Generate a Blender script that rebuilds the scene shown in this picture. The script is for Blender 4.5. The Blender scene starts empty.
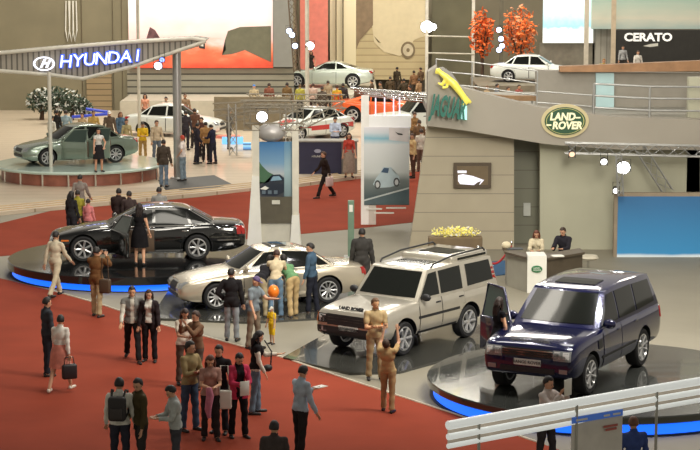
import bpy, bmesh, math, random
import numpy as np
from mathutils import Vector, Matrix
from mathutils.bvhtree import BVHTree
random.seed(7)
SC = bpy.context.scene
COL = SC.collection
pi = math.pi
# ------------------------------------------------------------------ camera, light, exposure
F = 2000.0; HC = 8.9; PITCH = math.atan(285 / F)
cam = bpy.data.objects.new('camera', bpy.data.cameras.new('camera'))
COL.objects.link(cam)
cam.location = (0, 0, HC); cam.rotation_euler = (pi / 2 - PITCH, 0, 0)
cam.data.sensor_width = 36; cam.data.lens = F / 700 * 36
cam.data.clip_end = 600
SC.camera = cam
SC.view_settings.view_transform = 'Standard'; SC.view_settings.look = 'None'
SC.view_settings.exposure = 0.0; SC.view_settings.gamma = 1; SC.view_settings.use_curve_mapping = False
w = bpy.data.worlds.new('world'); SC.world = w; w.use_nodes = True
_n = w.node_tree.nodes; _l = w.node_tree.links                 # the hall around: pale at eye level, dim under the roof
_tc = _n.new('ShaderNodeTexCoord'); _sp = _n.new('ShaderNodeSeparateXYZ'); _rp = _n.new('ShaderNodeValToRGB')
_l.new(_tc.outputs['Generated'], _sp.inputs[0]); _l.new(_sp.outputs['Z'], _rp.inputs['Fac']); _l.new(_rp.outputs['Color'], _n['Background'].inputs[0])
_rp.color_ramp.elements[0].position = 0.05; _rp.color_ramp.elements[0].color = (1.0, .92, .78, 1)
_rp.color_ramp.elements[1].position = 0.7; _rp.color_ramp.elements[1].color = (.22, .20, .175, 1)
_n['Background'].inputs[1].default_value = 0.52
def lamp(kind, loc, energy, color, size=1.0, rot=(0, 0, 0), spot=60):
    l = bpy.data.lights.new('hall_or_fill_lamp', kind); l.energy = energy; l.color = color
    if kind == 'AREA': l.shape = 'SQUARE'; l.size = size
    if kind == 'POINT': l.shadow_soft_size = size
    if kind == 'SPOT': l.shadow_soft_size = size; l.spot_size = math.radians(spot); l.spot_blend = .6
    o = bpy.data.objects.new('hall_or_fill_lamp', l); COL.objects.link(o); o.location = loc; o.rotation_euler = rot
    return o
for (x, y, e) in ((-4, 42, 700), (8, 50, 700), (-8, 66, 1500), (6, 76, 1900), (-10, 92, 4600), (4, 104, 4600), (20, 92, 2600)):
    lamp('AREA', (x, y, 19), e, (1, .93, .80), 7)
lamp('AREA', (6, 36, 9.6), 2300, (1, .94, .82), 4, (math.radians(71), 0, 0)); lamp('AREA', (-2, 40, 13), 700, (1, .94, .82), 4, (math.radians(58), 0, 0))  # unseen fill lights, added to brighten the stand wall and car fronts
for (x, y) in ((-7, 50), (-3, 46), (1, 43), (5, 40), (8, 44), (3, 52), (-1, 56), (-6, 58), (6, 50), (1, 62), (9, 36), (3, 37)):
    lamp('POINT', (x, y, 13), 430, (.98, .96, .94), .16)

# ------------------------------------------------------------------ helpers: pixels to world
CT, ST = math.cos(PITCH), math.sin(PITCH)
def G(u, v, z=0.0):                    # the world point at height z seen at (u, v)
    x = (u - 350) / F; y = (v - 225) / F
    k = (HC - z) / (ST + y * CT)
    return Vector((k * x, k * (CT - y * ST), z))
def W(u, v, Y):                        # the world point at distance Y seen at (u, v)
    x = (u - 350) / F; y = (v - 225) / F
    k = Y / (CT - y * ST)
    return Vector((k * x, Y, HC - k * (ST + y * CT)))
# ------------------------------------------------------------------ materials
def lin(c):
    return tuple(((v / 255) / 12.92 if v / 255 <= .04045 else ((v / 255 + .055) / 1.055) ** 2.4) for v in c)
MATS = {}
def mat(rgb, rough=.6, metal=0, noise=.08, scale=3.0, emit=0, coat=0, alpha=1, spec=.5, name='surface'):
    key = (rgb, rough, metal, noise, scale, emit, coat, alpha, spec)
    if key in MATS: return MATS[key]
    m = bpy.data.materials.new(name); m.use_nodes = True
    nt = m.node_tree; b = nt.nodes['Principled BSDF']
    c = lin(rgb)
    if noise > 0:
        tc = nt.nodes.new('ShaderNodeTexCoord'); n = nt.nodes.new('ShaderNodeTexNoise'); n.inputs['Scale'].default_value = scale
        n.inputs['Detail'].default_value = 4
        r = nt.nodes.new('ShaderNodeValToRGB')
        r.color_ramp.elements[0].color = tuple(v * (1 - noise * 1.6) for v in c) + (1,); r.color_ramp.elements[0].position = .3
        r.color_ramp.elements[1].color = tuple(min(1, v * (1 + noise * 1.2)) for v in c) + (1,); r.color_ramp.elements[1].position = .7
        nt.links.new(tc.outputs['Object'], n.inputs['Vector']); nt.links.new(n.outputs['Fac'], r.inputs['Fac']); nt.links.new(r.outputs['Color'], b.inputs['Base Color'])
    else: b.inputs['Base Color'].default_value = c + (1,)
    b.inputs['Roughness'].default_value = rough; b.inputs['Metallic'].default_value = metal
    b.inputs['Specular IOR Level'].default_value = spec
    b.inputs['Coat Weight'].default_value = coat; b.inputs['Coat Roughness'].default_value = .03
    b.inputs['Alpha'].default_value = alpha
    if emit: b.inputs['Emission Color'].default_value = c + (1,); b.inputs['Emission Strength'].default_value = emit
    MATS[key] = m
    return m
def cloth(rgb): return mat(rgb, .9, noise=.12, scale=9, spec=.15)
def ramp_mat(stops, axis=2, noise=0.0, emit=0, rough=.5, nscale=3):     # a print that changes colour across the sheet
    m = bpy.data.materials.new('print'); m.use_nodes = True; nt = m.node_tree; b = nt.nodes['Principled BSDF']
    tc = nt.nodes.new('ShaderNodeTexCoord'); s = nt.nodes.new('ShaderNodeSeparateXYZ'); r = nt.nodes.new('ShaderNodeValToRGB')
    nt.links.new(tc.outputs['Generated'], s.inputs[0])
    src = s.outputs[axis]
    if noise:
        n = nt.nodes.new('ShaderNodeTexNoise'); n.inputs['Scale'].default_value = nscale; n.inputs['Detail'].default_value = 5
        nt.links.new(tc.outputs['Generated'], n.inputs['Vector'])
        a = nt.nodes.new('ShaderNodeMath'); a.operation = 'MULTIPLY_ADD'; a.inputs[1].default_value = noise
        nt.links.new(n.outputs['Fac'], a.inputs[0]); nt.links.new(src, a.inputs[2])
        a2 = nt.nodes.new('ShaderNodeMath'); a2.operation = 'SUBTRACT'; a2.inputs[1].default_value = noise / 2
        nt.links.new(a.outputs[0], a2.inputs[0]); src = a2.outputs[0]
    nt.links.new(src, r.inputs['Fac'])
    e = r.color_ramp.elements
    e[0].position = stops[0][0]; e[0].color = lin(stops[0][1]) + (1,)
    e[1].position = stops[-1][0]; e[1].color = lin(stops[-1][1]) + (1,)
    for p, c in stops[1:-1]:
        q = e.new(p); q.color = lin(c) + (1,)
    nt.links.new(r.outputs['Color'], b.inputs['Base Color'])
    b.inputs['Roughness'].default_value = rough
    if emit: nt.links.new(r.outputs['Color'], b.inputs['Emission Color']); b.inputs['Emission Strength'].default_value = emit
    return m
# ------------------------------------------------------------------ mesh helpers
def mesh_of(bm, name, mats, smooth=None):
    me = bpy.data.meshes.new(name)
    bm.normal_update(); bm.to_mesh(me); bm.free()
    for m in (mats if isinstance(mats, (list, tuple)) else [mats]): me.materials.append(m)
    if smooth is not None:
        me.shade_smooth()
        if smooth < 179: me.set_sharp_from_angle(angle=math.radians(smooth))
    return me
def put(name, me, parent=None, loc=None, rz=None):
    o = bpy.data.objects.new(name, me); COL.objects.link(o)
    if parent is not None: o.parent = parent
    if loc is not None: o.location = loc
    if rz is not None: o.rotation_euler = (0, 0, rz)
    return o
def obj(name, bm, mats, parent=None, smooth=None, loc=None, rz=None):
    return put(name, mesh_of(bm, name, mats, smooth), parent, loc, rz)
def tag(o, label, cat, group=None, kind=None):
    if label: o['label'] = label
    if cat: o['category'] = cat
    if group: o['group'] = group
    if kind: o['kind'] = kind
    return o
def thing(name, label, cat, loc=(0, 0, 0), rz=0, group=None):
    o = bpy.data.objects.new(name, None); COL.objects.link(o); o.location = loc; o.rotation_euler = (0, 0, rz); o.empty_display_size = .2
    return tag(o, label, cat, group)
def struct(name, bm, mats, smooth=None, label=None):
    o = obj(name, bm, mats, None, smooth); o['kind'] = 'structure'
    if label: o['label'] = label
    return o
def box(bm, a, b, mi=0, M=None):
    vs = [bm.verts.new((x, y, z)) for x in (a[0], b[0]) for y in (a[1], b[1]) for z in (a[2], b[2])]
    fs = [(0, 1, 3, 2), (4, 6, 7, 5), (0, 4, 5, 1), (2, 3, 7, 6), (0, 2, 6, 4), (1, 5, 7, 3)]
    for f in fs:
        q = bm.faces.new([vs[i] for i in f]); q.material_index = mi
    if M is not None:
        for v in vs: v.co = M @ v.co
    return vs
def BX(a, b): 
    bm = bmesh.new(); box(bm, [min(p, q) for p, q in zip(a, b)], [max(p, q) for p, q in zip(a, b)]); return bm
def rbox(a, b, r=.02, seg=2):
    bm = BX(a, b); bmesh.ops.bevel(bm, geom=bm.edges[:], offset=r, segments=seg, affect='EDGES', profile=.5); return bm
def tube(bm, pts, r, n=8, cap=True, mi=0):
    pts = [Vector(p) for p in pts]; rs = r if isinstance(r, (list, tuple)) else [r] * len(pts)
    rings = []
    for i, p in enumerate(pts):
        d = (pts[min(i + 1, len(pts) - 1)] - pts[max(i - 1, 0)]).normalized()
        up = Vector((0, 0, 1)) if abs(d.z) < .95 else Vector((1, 0, 0))
        a = d.cross(up).normalized(); b = a.cross(d).normalized()
        rings.append([bm.verts.new(p + rs[i] * (math.cos(2 * pi * k / n) * a + math.sin(2 * pi * k / n) * b)) for k in range(n)])
    for i in range(len(rings) - 1):
        for k in range(n):
            f = bm.faces.new([rings[i][k], rings[i][(k + 1) % n], rings[i + 1][(k + 1) % n], rings[i + 1][k]]); f.material_index = mi
    if cap:
        f = bm.faces.new(rings[0][::-1]); f.material_index = mi
        f = bm.faces.new(rings[-1]); f.material_index = mi
def ell(bm, c, r, nu=14, nv=9, M=None, mi=0):
    rings = []
    top = bm.verts.new((0, 0, 1)); bot = bm.verts.new((0, 0, -1)); vs = [top, bot]
    for j in range(1, nv):
        a = pi * j / nv
        rg = [bm.verts.new((math.sin(a) * math.cos(2 * pi * k / nu), math.sin(a) * math.sin(2 * pi * k / nu), math.cos(a))) for k in range(nu)]
        rings.append(rg); vs += rg
    fs = []
    for k in range(nu):
        fs.append(bm.faces.new([top, rings[0][k], rings[0][(k + 1) % nu]])); fs.append(bm.faces.new([bot, rings[-1][(k + 1) % nu], rings[-1][k]]))
        for j in range(len(rings) - 1): fs.append(bm.faces.new([rings[j][k], rings[j + 1][k], rings[j + 1][(k + 1) % nu], rings[j][(k + 1) % nu]]))
    for f in fs: f.material_index = mi
    for v in vs:
        q = Vector((v.co.x * r[0], v.co.y * r[1], v.co.z * r[2]))
        if M is not None: q = M @ q
        v.co = q + Vector(c)
    return vs
def lathe(bm, prof, n=24, axis='Z', c=(0, 0, 0), mi=0, close=False):     # prof: list of (radius, height)
    rings = []
    for (r, h) in prof:
        rg = []
        for k in range(n):
            a = 2 * pi * k / n
            if axis == 'Z': p = (r * math.cos(a), r * math.sin(a), h)
            else: p = (r * math.cos(a), h, r * math.sin(a))
            rg.append(bm.verts.new(Vector(p) + Vector(c)))
        rings.append(rg)
    m = len(rings)
    for i in range(m if close else m - 1):
        for k in range(n):
            f = bm.faces.new([rings[i][k], rings[i][(k + 1) % n], rings[(i + 1) % m][(k + 1) % n], rings[(i + 1) % m][k]]); f.material_index = mi
    if not close:
        for rg in (rings[0], rings[-1]):
            f = bm.faces.new(rg); f.material_index = mi
def fixn(bm): bmesh.ops.recalc_face_normals(bm, faces=bm.faces[:]); return bm
def prism(pts, off):                                # a polygon in space given depth along the vector off
    bm = bmesh.new(); a = [bm.verts.new(p) for p in pts]; b = [bm.verts.new(Vector(p) + Vector(off)) for p in pts]
    bm.faces.new(a); bm.faces.new(b[::-1]); n = len(a)
    for i in range(n): bm.faces.new([a[i], b[i], b[(i + 1) % n], a[(i + 1) % n]])
    bmesh.ops.triangulate(bm, faces=[f for f in bm.faces if len(f.verts) > 4])
    return fixn(bm)
def flat(px, Y, th=.1, z=None):                     # an upright slab whose outline is seen at the pixels px
    return prism([W(u, v, Y) for u, v in px], (0, th, 0))
def rect(u0, v0, u1, v1): return [(u0, v0), (u1, v0), (u1, v1), (u0, v1)]
def slab(px, z0, z1):                               # a floor area
    return prism([G(u, v, z1) for u, v in px], (0, 0, z0 - z1))
def text_mesh(s, size, ext, m, bold=0.0, shear=0.0, sx=1.0):
    c = bpy.data.curves.new('lettering', 'FONT'); c.body = s; c.size = size; c.extrude = ext; c.align_x = 'CENTER'; c.align_y = 'CENTER'; c.offset = bold; c.shear = shear; c.resolution_u = 3
    o = bpy.data.objects.new('t', c); COL.objects.link(o); bpy.context.view_layer.update()
    me = bpy.data.meshes.new_from_object(o.evaluated_get(bpy.context.evaluated_depsgraph_get()))
    bpy.data.objects.remove(o); me.materials.clear(); me.materials.append(m)
    me.transform(Matrix.Rotation(pi / 2, 4, 'X') @ Matrix.Diagonal((sx, 1, 1, 1)))
    return me
def truss(bm, a, b, wdt=.3, r=.025, nb=None, n=5):
    a = Vector(a); b = Vector(b); d = (b - a); L = d.length; d.normalize()
    up = Vector((0, 0, 1)) if abs(d.z) < .9 else Vector((0, 1, 0))
    s = d.cross(up).normalized(); t = s.cross(d).normalized(); h = wdt / 2
    cs = [s * h + t * h, s * h - t * h, -s * h - t * h, -s * h + t * h]
    for c in cs: tube(bm, [a + c, b + c], r, n)
    nb = nb or max(2, int(L / wdt / 1.2))
    for i in range(nb):
        p = a + d * (L * i / nb); q = a + d * (L * (i + 1) / nb)
        for k in range(4):
            c1, c2 = cs[k], cs[(k + 1) % 4]
            tube(bm, [p + (c1 if i % 2 else c2), q + (c2 if i % 2 else c1)], r * .6, 4, False)
def foliage(n, c, r, size, seed):
    rnd = random.Random(seed); bm = bmesh.new()
    for i in range(n):
        d = Vector((rnd.gauss(0, 1), rnd.gauss(0, 1), rnd.gauss(0, 1))).normalized() * rnd.uniform(.35, 1)
        p = Vector(c) + Vector((d.x * r[0], d.y * r[1], d.z * r[2]))
        a = Vector((rnd.gauss(0, 1), rnd.gauss(0, 1), rnd.gauss(0, 1))).normalized(); b = a.orthogonal().normalized(); s = size * rnd.uniform(.6, 1.3)
        v = [bm.verts.new(p + a * s), bm.verts.new(p + b * s * .45), bm.verts.new(p - a * s), bm.verts.new(p - b * s * .45)]
        f = bm.faces.new(v); f.material_index = rnd.choice((0, 0, 0, 1))
    return bm
# ------------------------------------------------------------------ people
def rx(v, a): a = math.radians(a); return Vector((v[0], v[1] * math.cos(a) - v[2] * math.sin(a), v[1] * math.sin(a) + v[2] * math.cos(a)))
def ry(v, a): a = math.radians(a); return Vector((v[0] * math.cos(a) + v[2] * math.sin(a), v[1], -v[0] * math.sin(a) + v[2] * math.cos(a)))
def rz_(v, a): a = math.radians(a); return Vector((v[0] * math.cos(a) - v[1] * math.sin(a), v[0] * math.sin(a) + v[1] * math.cos(a), v[2]))
# pose: lean, (arm left: forward, outward, elbow, inward), arm right, (leg left: hip, knee), leg right, head (nod, turn)
POSES = {
 'stand': (0, (6, 9, 16, 0), (4, 9, 12, 0), (3, 3), (-3, 2), (4, 0)),
 'walk': (4, (-18, 8, 12, 0), (22, 8, 25, 0), (24, 6), (-20, 14), (3, 0)),
 'walkb': (4, (20, 8, 30, 0), (-16, 8, 12, 0), (-16, 16), (20, 5), (3, 15)),
 'hold': (3, (22, 4, 75, 30), (22, 4, 75, 30), (4, 4), (-4, 2), (16, 0)),
 'photo': (2, (62, 10, 100, 30), (62, 10, 100, 30), (8, 4), (-6, 2), (4, 0)),
 'bend': (58, (60, 6, 40, 15), (45, 6, 60, 15), (-4, 6), (8, 4), (-10, 0)),
 'lean': (22, (45, 8, 50, 20), (40, 8, 60, 20), (-4, 4), (6, 3), (8, 0)),
 'point': (0, (4, 9, 14, 0), (68, 12, 12, 5), (4, 4), (-4, 2), (0, -15)),
 'offer': (3, (40, 6, 55, 5), (8, 8, 20, 0), (5, 4), (-5, 2), (12, 15)),
 'armsup': (-12, (118, 4, 45, 20), (118, 4, 45, 20), (6, 3), (-8, 3), (-22, 0)),
 'sit': (8, (35, 6, 65, 25), (35, 6, 65, 25), (82, 82), (82, 84), (8, 0)),
 'crossed': (2, (18, 6, 95, 62), (18, 6, 95, 62), (5, 4), (-4, 2), (2, 18)),
 'armside': (0, (66, 30, 20, -20), (6, 10, 14, 0), (5, 4), (-4, 2), (4, 20)),
 'look': (2, (4, 9, 12, 0), (8, 8, 30, 20), (5, 3), (-5, 3), (6, 35)),
 'hip': (0, (-8, 30, 75, 45), (4, 8, 12, 0), (4, 8), (-2, 1), (2, -25)),
}
def skeleton(pose, fem):
    lean, AL, AR, LL, LR, hd = POSES[pose]
    legs = []
    def leg(sx, L):
        hip = Vector((sx * (.085 if not fem else .09), 0, 0))
        th = rx((sx * .02, 0, -.43), -L[0]); kn = hip + th
        sh = rx((sx * .01, 0, -.42), -(L[0] - L[1])); an = kn + sh
        return hip, kn, an
    lg = {s: leg(s, L) for s, L in ((1, LL), (-1, LR))}
    pz = .085 - min(lg[1][2].z, lg[-1][2].z)
    P = Vector((0, 0, pz))
    J = {}
    for s in (1, -1):
        for n, q in zip(('hip', 'knee', 'ank'), lg[s]): J[n, s] = q + P
        J['heel', s] = J['ank', s] + Vector((0, .045, -.05)); J['toe', s] = J['ank', s] + Vector((s * .03, -.16, -.055))
    up = lambda v: P + rx(v, lean)
    J['pel'] = P + Vector((0, 0, .02)); J['waist'] = up((0, 0, .17)); J['chest'] = up((0, 0, .36)); J['neck'] = up((0, .01, .50))
    hdir = rx(rx((0, 0, 1), lean * .5), hd[0]); J['headb'] = J['neck'] + rx((0, -.015, .07), lean * .6); J['head'] = J['neck'] + hdir * .145 + Vector((0, -.02, 0))
    sw = .155 if fem else .178
    for s, A in ((1, AL), (-1, AR)):
        sh = up((s * sw, 0, .455))
        def tr(v): return rx(ry(v, -s * A[1]), -A[0] + lean * .3)
        el = sh + tr((0, 0, -.29))
        fa = rx((0, 0, -.25), -A[2]); fa = rz_(fa, -s * A[3]); fv = tr(fa); wr = el + fv
        J['sho', s] = sh; J['elb', s] = el; J['wri', s] = wr; J['han', s] = wr + fv.normalized() * .085
    J['lean'] = lean; J['hd'] = hd
    return J
def capsule(bm, p, q, r0, r1, n=12):
    p = Vector(p); q = Vector(q); d = (q - p).normalized()
    pts = [p - d * r0 * .95, p - d * r0 * .6, p, q, q + d * r1 * .6, q + d * r1 * .95]
    tube(bm, pts, [r0 * .3, r0 * .8, r0, r1, r1 * .8, r1 * .3], n)
def frame(zd, yh=(0, 1, 0)):
    z = Vector(zd).normalized(); x = Vector(yh).cross(z).normalized(); y = z.cross(x)
    return Matrix((x, y, z)).transposed().to_4x4()
SKIN = mat((205, 160, 128), .55, noise=.05); HAIRB = mat((28, 22, 20), .5, noise=.2, scale=20); EYE = mat((25, 18, 15), .3, noise=0); LIP = mat((160, 85, 75), .5, noise=0)
BODY = {}
def remeshed(bm, vox, it=6):
    me = mesh_of(bm, 'tmp', [SKIN]); o = put('tmp', me)
    m = o.modifiers.new('r', 'REMESH'); m.mode = 'VOXEL'; m.voxel_size = vox
    s = o.modifiers.new('s', 'SMOOTH'); s.iterations = it; s.factor = .5
    bpy.context.view_layer.update()
    out = bpy.data.meshes.new_from_object(o.evaluated_get(bpy.context.evaluated_depsgraph_get()))
    bpy.data.objects.remove(o); bpy.data.meshes.remove(me)
    return out
def segd(P, a, b):
    a = np.array(a); b = np.array(b); ab = b - a; t = np.clip(((P - a) @ ab) / (ab @ ab), 0, 1)
    return np.linalg.norm(P - (a + t[:, None] * ab), axis=1), t
def body(pose, fem):
    key = (pose, fem)
    if key in BODY: return BODY[key]
    J = skeleton(pose, fem); bm = bmesh.new()
    F_ = frame(J['chest'] - J['pel']) if J['lean'] else Matrix.Identity(4)
    k = .9 if fem else 1
    ell(bm, (J['pel'] + J['waist']) / 2 * .3 + J['pel'] * .7, (.165 if fem else .155, .112, .13))
    ell(bm, J['waist'], (.132 * k, .10 * k, .15), M=F_)
    ell(bm, J['chest'], (.165 * k, .115 * k, .17), M=F_)
    capsule(bm, J['sho', 1] + Vector((-.03, 0, -.01)), J['sho', -1] + Vector((.03, 0, -.01)), .055 * k, .055 * k)
    if fem:
        for s in (1, -1): ell(bm, J['chest'] + rx((s * .065, -.085, .01), J['lean']), (.052, .05, .052))
    capsule(bm, J['chest'], J['neck'], .07, .052); capsule(bm, J['neck'], J['head'], .05, .05)
    H = frame(J['head'] - J['headb']); turn = Matrix.Rotation(math.radians(J['hd'][1]), 4, 'Z'); H = turn @ H
    ell(bm, J['head'] + H @ Vector((0, .01, .02)), (.074, .093, .098), M=H)
    ell(bm, J['head'] + H @ Vector((0, -.022, -.045)), (.054, .062, .068), M=H)
    for s in (1, -1):
        capsule(bm, J['sho', s], J['elb', s], .047 * k, .041 * k); capsule(bm, J['elb', s], J['wri', s], .041 * k, .028 * k)
        hv = (J['han', s] - J['wri', s]).normalized(); Mh = frame(hv, (0, 1, .01) if abs(hv.y) < .9 else (0, 0, 1))
        Mh = frame(hv, (1, 0, 0)) if abs(hv.x) < .9 else Mh
        ell(bm, J['wri', s] + hv * .05, (.018, .038, .055), M=Matrix(Mh))
        capsule(bm, J['hip', s], J['knee', s], .088 * (1.03 if fem else 1), .058); capsule(bm, J['knee', s], J['ank', s], .057, .038)
        capsule(bm, J['heel', s], J['toe', s], .037, .032)
        J['M', s] = Mh; J['hv', s] = hv
    base = remeshed(bm, .017, 5)
    V = np.array([v.co[:] for v in base.vertices])
    bones = [('torso', J['pel'], J['chest'], .13), ('torso', J['chest'], J['neck'], .10), ('neck', J['neck'] + (J['head'] - J['neck']) * .25, J['head'], .055), ('head', J['head'], J['head'] + (J['head'] - J['neck']) * .3, .09)]
    bones.append(('torso', J['sho', 1], J['sho', -1], .062))
    for s in (1, -1):
        bones += [('ua%d' % s, J['sho', s] * .75 + J['elb', s] * .25, J['elb', s], .047), ('fa%d' % s, J['elb', s], J['wri', s], .036), ('ha', J['wri', s] + J['hv', s] * .03, J['han', s], .03),
                  ('th%d' % s, J['hip', s] * .75 + J['knee', s] * .25, J['knee', s], .072), ('sh%d' % s, J['knee', s], J['ank', s] + Vector((0, 0, .03)), .047), ('ft%d' % s, J['heel', s], J['toe', s], .04)]
    D = []; T = []
    for b in bones:
        d, t = segd(V, b[1][:], b[2][:]); D.append(d / b[3]); T.append(t)
    idx = np.argmin(np.array(D), axis=0); names = [bones[i][0] for i in idx]; tt = [T[i][j] for j, i in enumerate(idx)]
    # nose, ears, eyes, mouth and the ten fingers are added to the same mesh
    bm = bmesh.new(); bm.from_mesh(base)
    for f in bm.faces: f.smooth = True
    hc = J['head']
    ell(bm, hc + H @ Vector((0, -.09, -.022)), (.013, .018, .02), 8, 5, H)
    for s in (1, -1):
        ell(bm, hc + H @ Vector((s * .075, .012, -.008)), (.009, .02, .03), 8, 5, H)
        ell(bm, hc + H @ Vector((s * .03, -.079, .002)), (.013, .008, .007), 8, 5, H, 1)
        ell(bm, hc + H @ Vector((s * .03, -.084, .024)), (.018, .005, .004), 6, 4, H, 1)
    ell(bm, hc + H @ Vector((0, -.081, -.062)), (.022, .008, .007), 8, 5, H, 2)
    for s in (1, -1):
        M = J['M', s].to_3x3(); hv = J['hv', s]
        for i, (o, L) in enumerate(((-.027, .062), (-.009, .075), (.009, .07), (.026, .055))):
            p = J['wri', s] + hv * .085 + M @ Vector((0, o, 0)); pn = M @ Vector((1, 0, 0)) * (.35 * (-s))
            q = p + (hv + pn * .5).normalized() * L * .55; r = q + (hv + pn * 2).normalized() * L * .45
            tube(bm, [p - hv * .02, p, q, r], [.009, .009, .0085, .006], 6)
        sd = -1 if M @ Vector((0, 1, 0)) @ Vector((0, -1, 0)) < 0 else 1
        p = J['wri', s] + hv * .035 + M @ Vector((0, sd * .028, 0)); q = p + (hv * .7 + M @ Vector((0, sd * .8, 0))).normalized() * .035
        tube(bm, [p - hv * .01, q, q + (hv + M @ Vector((-.3 * s, sd * .1, 0))).normalized() * .032], [.012, .010, .008], 6)
    me = mesh_of(bm, 'body', [SKIN, EYE, LIP], 80)
    BODY[key] = dict(J=J, me=me, base=base, V=V, names=names, t=tt, H=H, G={})
    return BODY[key]
def garment(B, kind):
    if kind in B['G']: return B['G'][kind]
    J, V, names, t = B['J'], B['V'], B['names'], B['t']; pz = J['pel'].z
    base = B['base']; bm = bmesh.new(); bm.from_mesh(base); bm.normal_update()
    def keep(i):
        n = names[i]; z = V[i][2]; bent = J['lean'] > 15
        u = (Vector(V[i]) - J['pel']).dot((J['chest'] - J['pel']).normalized())
        if kind in ('shirt', 'tee', 'vest', 'jacket', 'coat', 'blouse', 'waistcoat', 'cardigan'):
            if kind in ('cardigan', 'waistcoat') and n == 'torso' and V[i][1] < J['chest'].y - .02 and abs(V[i][0]) < (.06 if kind == 'cardigan' else .03): return False
            lo = {'shirt': -.03, 'tee': -.03, 'blouse': .0, 'vest': -.0, 'waistcoat': .0, 'cardigan': -.14, 'jacket': -.12, 'coat': -.25}[kind]
            if n == 'torso': return u > lo
            if n[:2] == 'th': return lo < -.1 and u > lo and not (pz < .7)
            if n[:2] == 'ua': return kind not in ('vest', 'waistcoat') and (kind != 'tee' or t[i] < .6) or t[i] < .02
            if n[:2] == 'fa': return kind in ('shirt', 'jacket', 'coat', 'cardigan') and t[i] < .93
            return n == 'neck' and t[i] < .05 and kind in ('shirt', 'jacket', 'coat')
        if kind == 'trousers':
            if n == 'torso': return u < .1
            return n[:2] in ('th', 'sh') 
        if kind == 'shorts':
            if n == 'torso': return u < .1
            return n[:2] == 'th'
        if kind[:4] == 'shoe': return n == 'ft' + kind[4:]
    off = {'shirt': .014, 'tee': .015, 'vest': .010, 'blouse': .012, 'waistcoat': .024, 'cardigan': .026, 'jacket': .026, 'coat': .03, 'trousers': .008, 'shorts': .02, 'shoe1': .006, 'shoe-1': .006}[kind]
    kp = [keep(i) for i in range(len(V))]
    rnd = random.Random(len(V))
    for v in bm.verts:
        i = v.index; e = off
        if kind in ('trousers',):
            if names[i][:2] == 'sh': e = .01 + .017 * t[i]
            elif names[i][:2] == 'th': e = .012
            e += .005 * math.sin(V[i][2] * 34 + V[i][0] * 20)
        if kind not in ('trousers', 'shoe1', 'shoe-1', 'shorts'):
            e += .004 * math.sin(V[i][2] * 40 + V[i][0] * 25)
        v.co += v.normal * e
    dele = [f for f in bm.faces if not all(kp[v.index] for v in f.verts)]
    bmesh.ops.delete(bm, geom=dele, context='FACES')
    edges = [e for e in bm.edges if e.is_boundary]
    r = bmesh.ops.extrude_edge_only(bm, edges=edges)      # the hem turns in to the body
    for v in [g for g in r['geom'] if isinstance(g, bmesh.types.BMVert)]:
        v.co -= v.normal * (off + .006) if v.normal.length else Vector((0, 0, 0))
    B['G'][kind] = mesh_of(bm, kind, [SKIN], 60)
    return B['G'][kind]
def skirt(B, kind):
    if kind in B['G']: return B['G'][kind]
    bm = bmesh.new(); pz = B['J']['pel'].z; z0 = pz + .12; z1 = {'skirt': .52, 'long_skirt': .2, 'dress': .5, 'child_dress': .42}[kind]
    n = 26; rings = []
    for j in range(8):
        k = j / 7; z = z0 + (z1 - z0) * k; rxx = .135 + .06 * min(1, k * 3) + .045 * k; ryy = .11 + .03 * min(1, k * 3) + .06 * k
        rings.append([bm.verts.new((rxx * math.cos(a) * (1 + .05 * k * math.sin(6 * a)), ryy * math.sin(a) * (1 + .05 * k * math.sin(6 * a)), z)) for a in [2 * pi * i / n for i in range(n)]])
    for j in range(7):
        for i in range(n): bm.faces.new([rings[j][i], rings[j + 1][i], rings[j + 1][(i + 1) % n], rings[j][(i + 1) % n]])
    inner = [bm.verts.new(v.co * 1) for v in rings[-1]]
    for v in inner: v.co.x *= .93; v.co.y *= .93; v.co.z += .02
    for i in range(n): bm.faces.new([rings[-1][i], inner[i], inner[(i + 1) % n], rings[-1][(i + 1) % n]])
    B['G'][kind] = mesh_of(fixn(bm), kind, [SKIN], 70); return B['G'][kind]
def hair_mesh(B, kind):
    if ('h', kind) in B['G']: return B['G']['h', kind]
    J = B['J']; H = B['H']; hc = J['head'] + H @ Vector((0, .012, .02)); bm = bmesh.new(); n = 22
    vs = ell(bm, (0, 0, 0), (1, 1, 1), 22, 14)
    for v in vs:
        d = v.co.copy(); face = d.y < -.28 + .25 * max(0, -d.z) and d.z < .52
        if kind == 'cap': face = d.z < .15
        low = d.z < (-.55 if kind == 'short' else -.75)
        R = 1.14 + .03 * math.sin(9 * d.x + 5 * d.z)
        if face or low: R = .86
        q = Vector((d.x * .074 * R, d.y * .093 * R, d.z * .100 * R))
        v.co = hc + H @ q
    if kind == 'cap':
        ell(bm, hc + H @ Vector((0, -.12, .03)), (.06, .06, .008), 12, 6, H)
    if kind == 'long':
        a = hc + H @ Vector((0, .055, .0)); b = hc + H @ Vector((0, .075, -.12)); c = J['neck'] + rx((0, .085, -.10), J['lean'])
        for dx in (-.04, 0, .04): tube(bm, [a + Vector((dx, 0, 0)), (a + b) / 2 + Vector((dx * 1.2, 0.005, 0)), b + Vector((dx * 1.3, 0, 0)), c + Vector((dx * 1.4, 0, 0))], [.045, .05, .045, .018], 10)
        for s in (1, -1): tube(bm, [hc + H @ Vector((s * .07, .01, .02)), hc + H @ Vector((s * .085, -.0, -.08)), J['neck'] + rx((s * .085, -.02, -.05), J['lean'])], [.025, .03, .012], 8)
    if kind == 'bun': ell(bm, hc + H @ Vector((0, .115, .03)), (.04, .04, .04), 12, 8)
    B['G']['h', kind] = mesh_of(fixn(bm), 'hair', [HAIRB], 80); return B['G']['h', kind]
BLK = (30, 29, 31)
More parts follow.
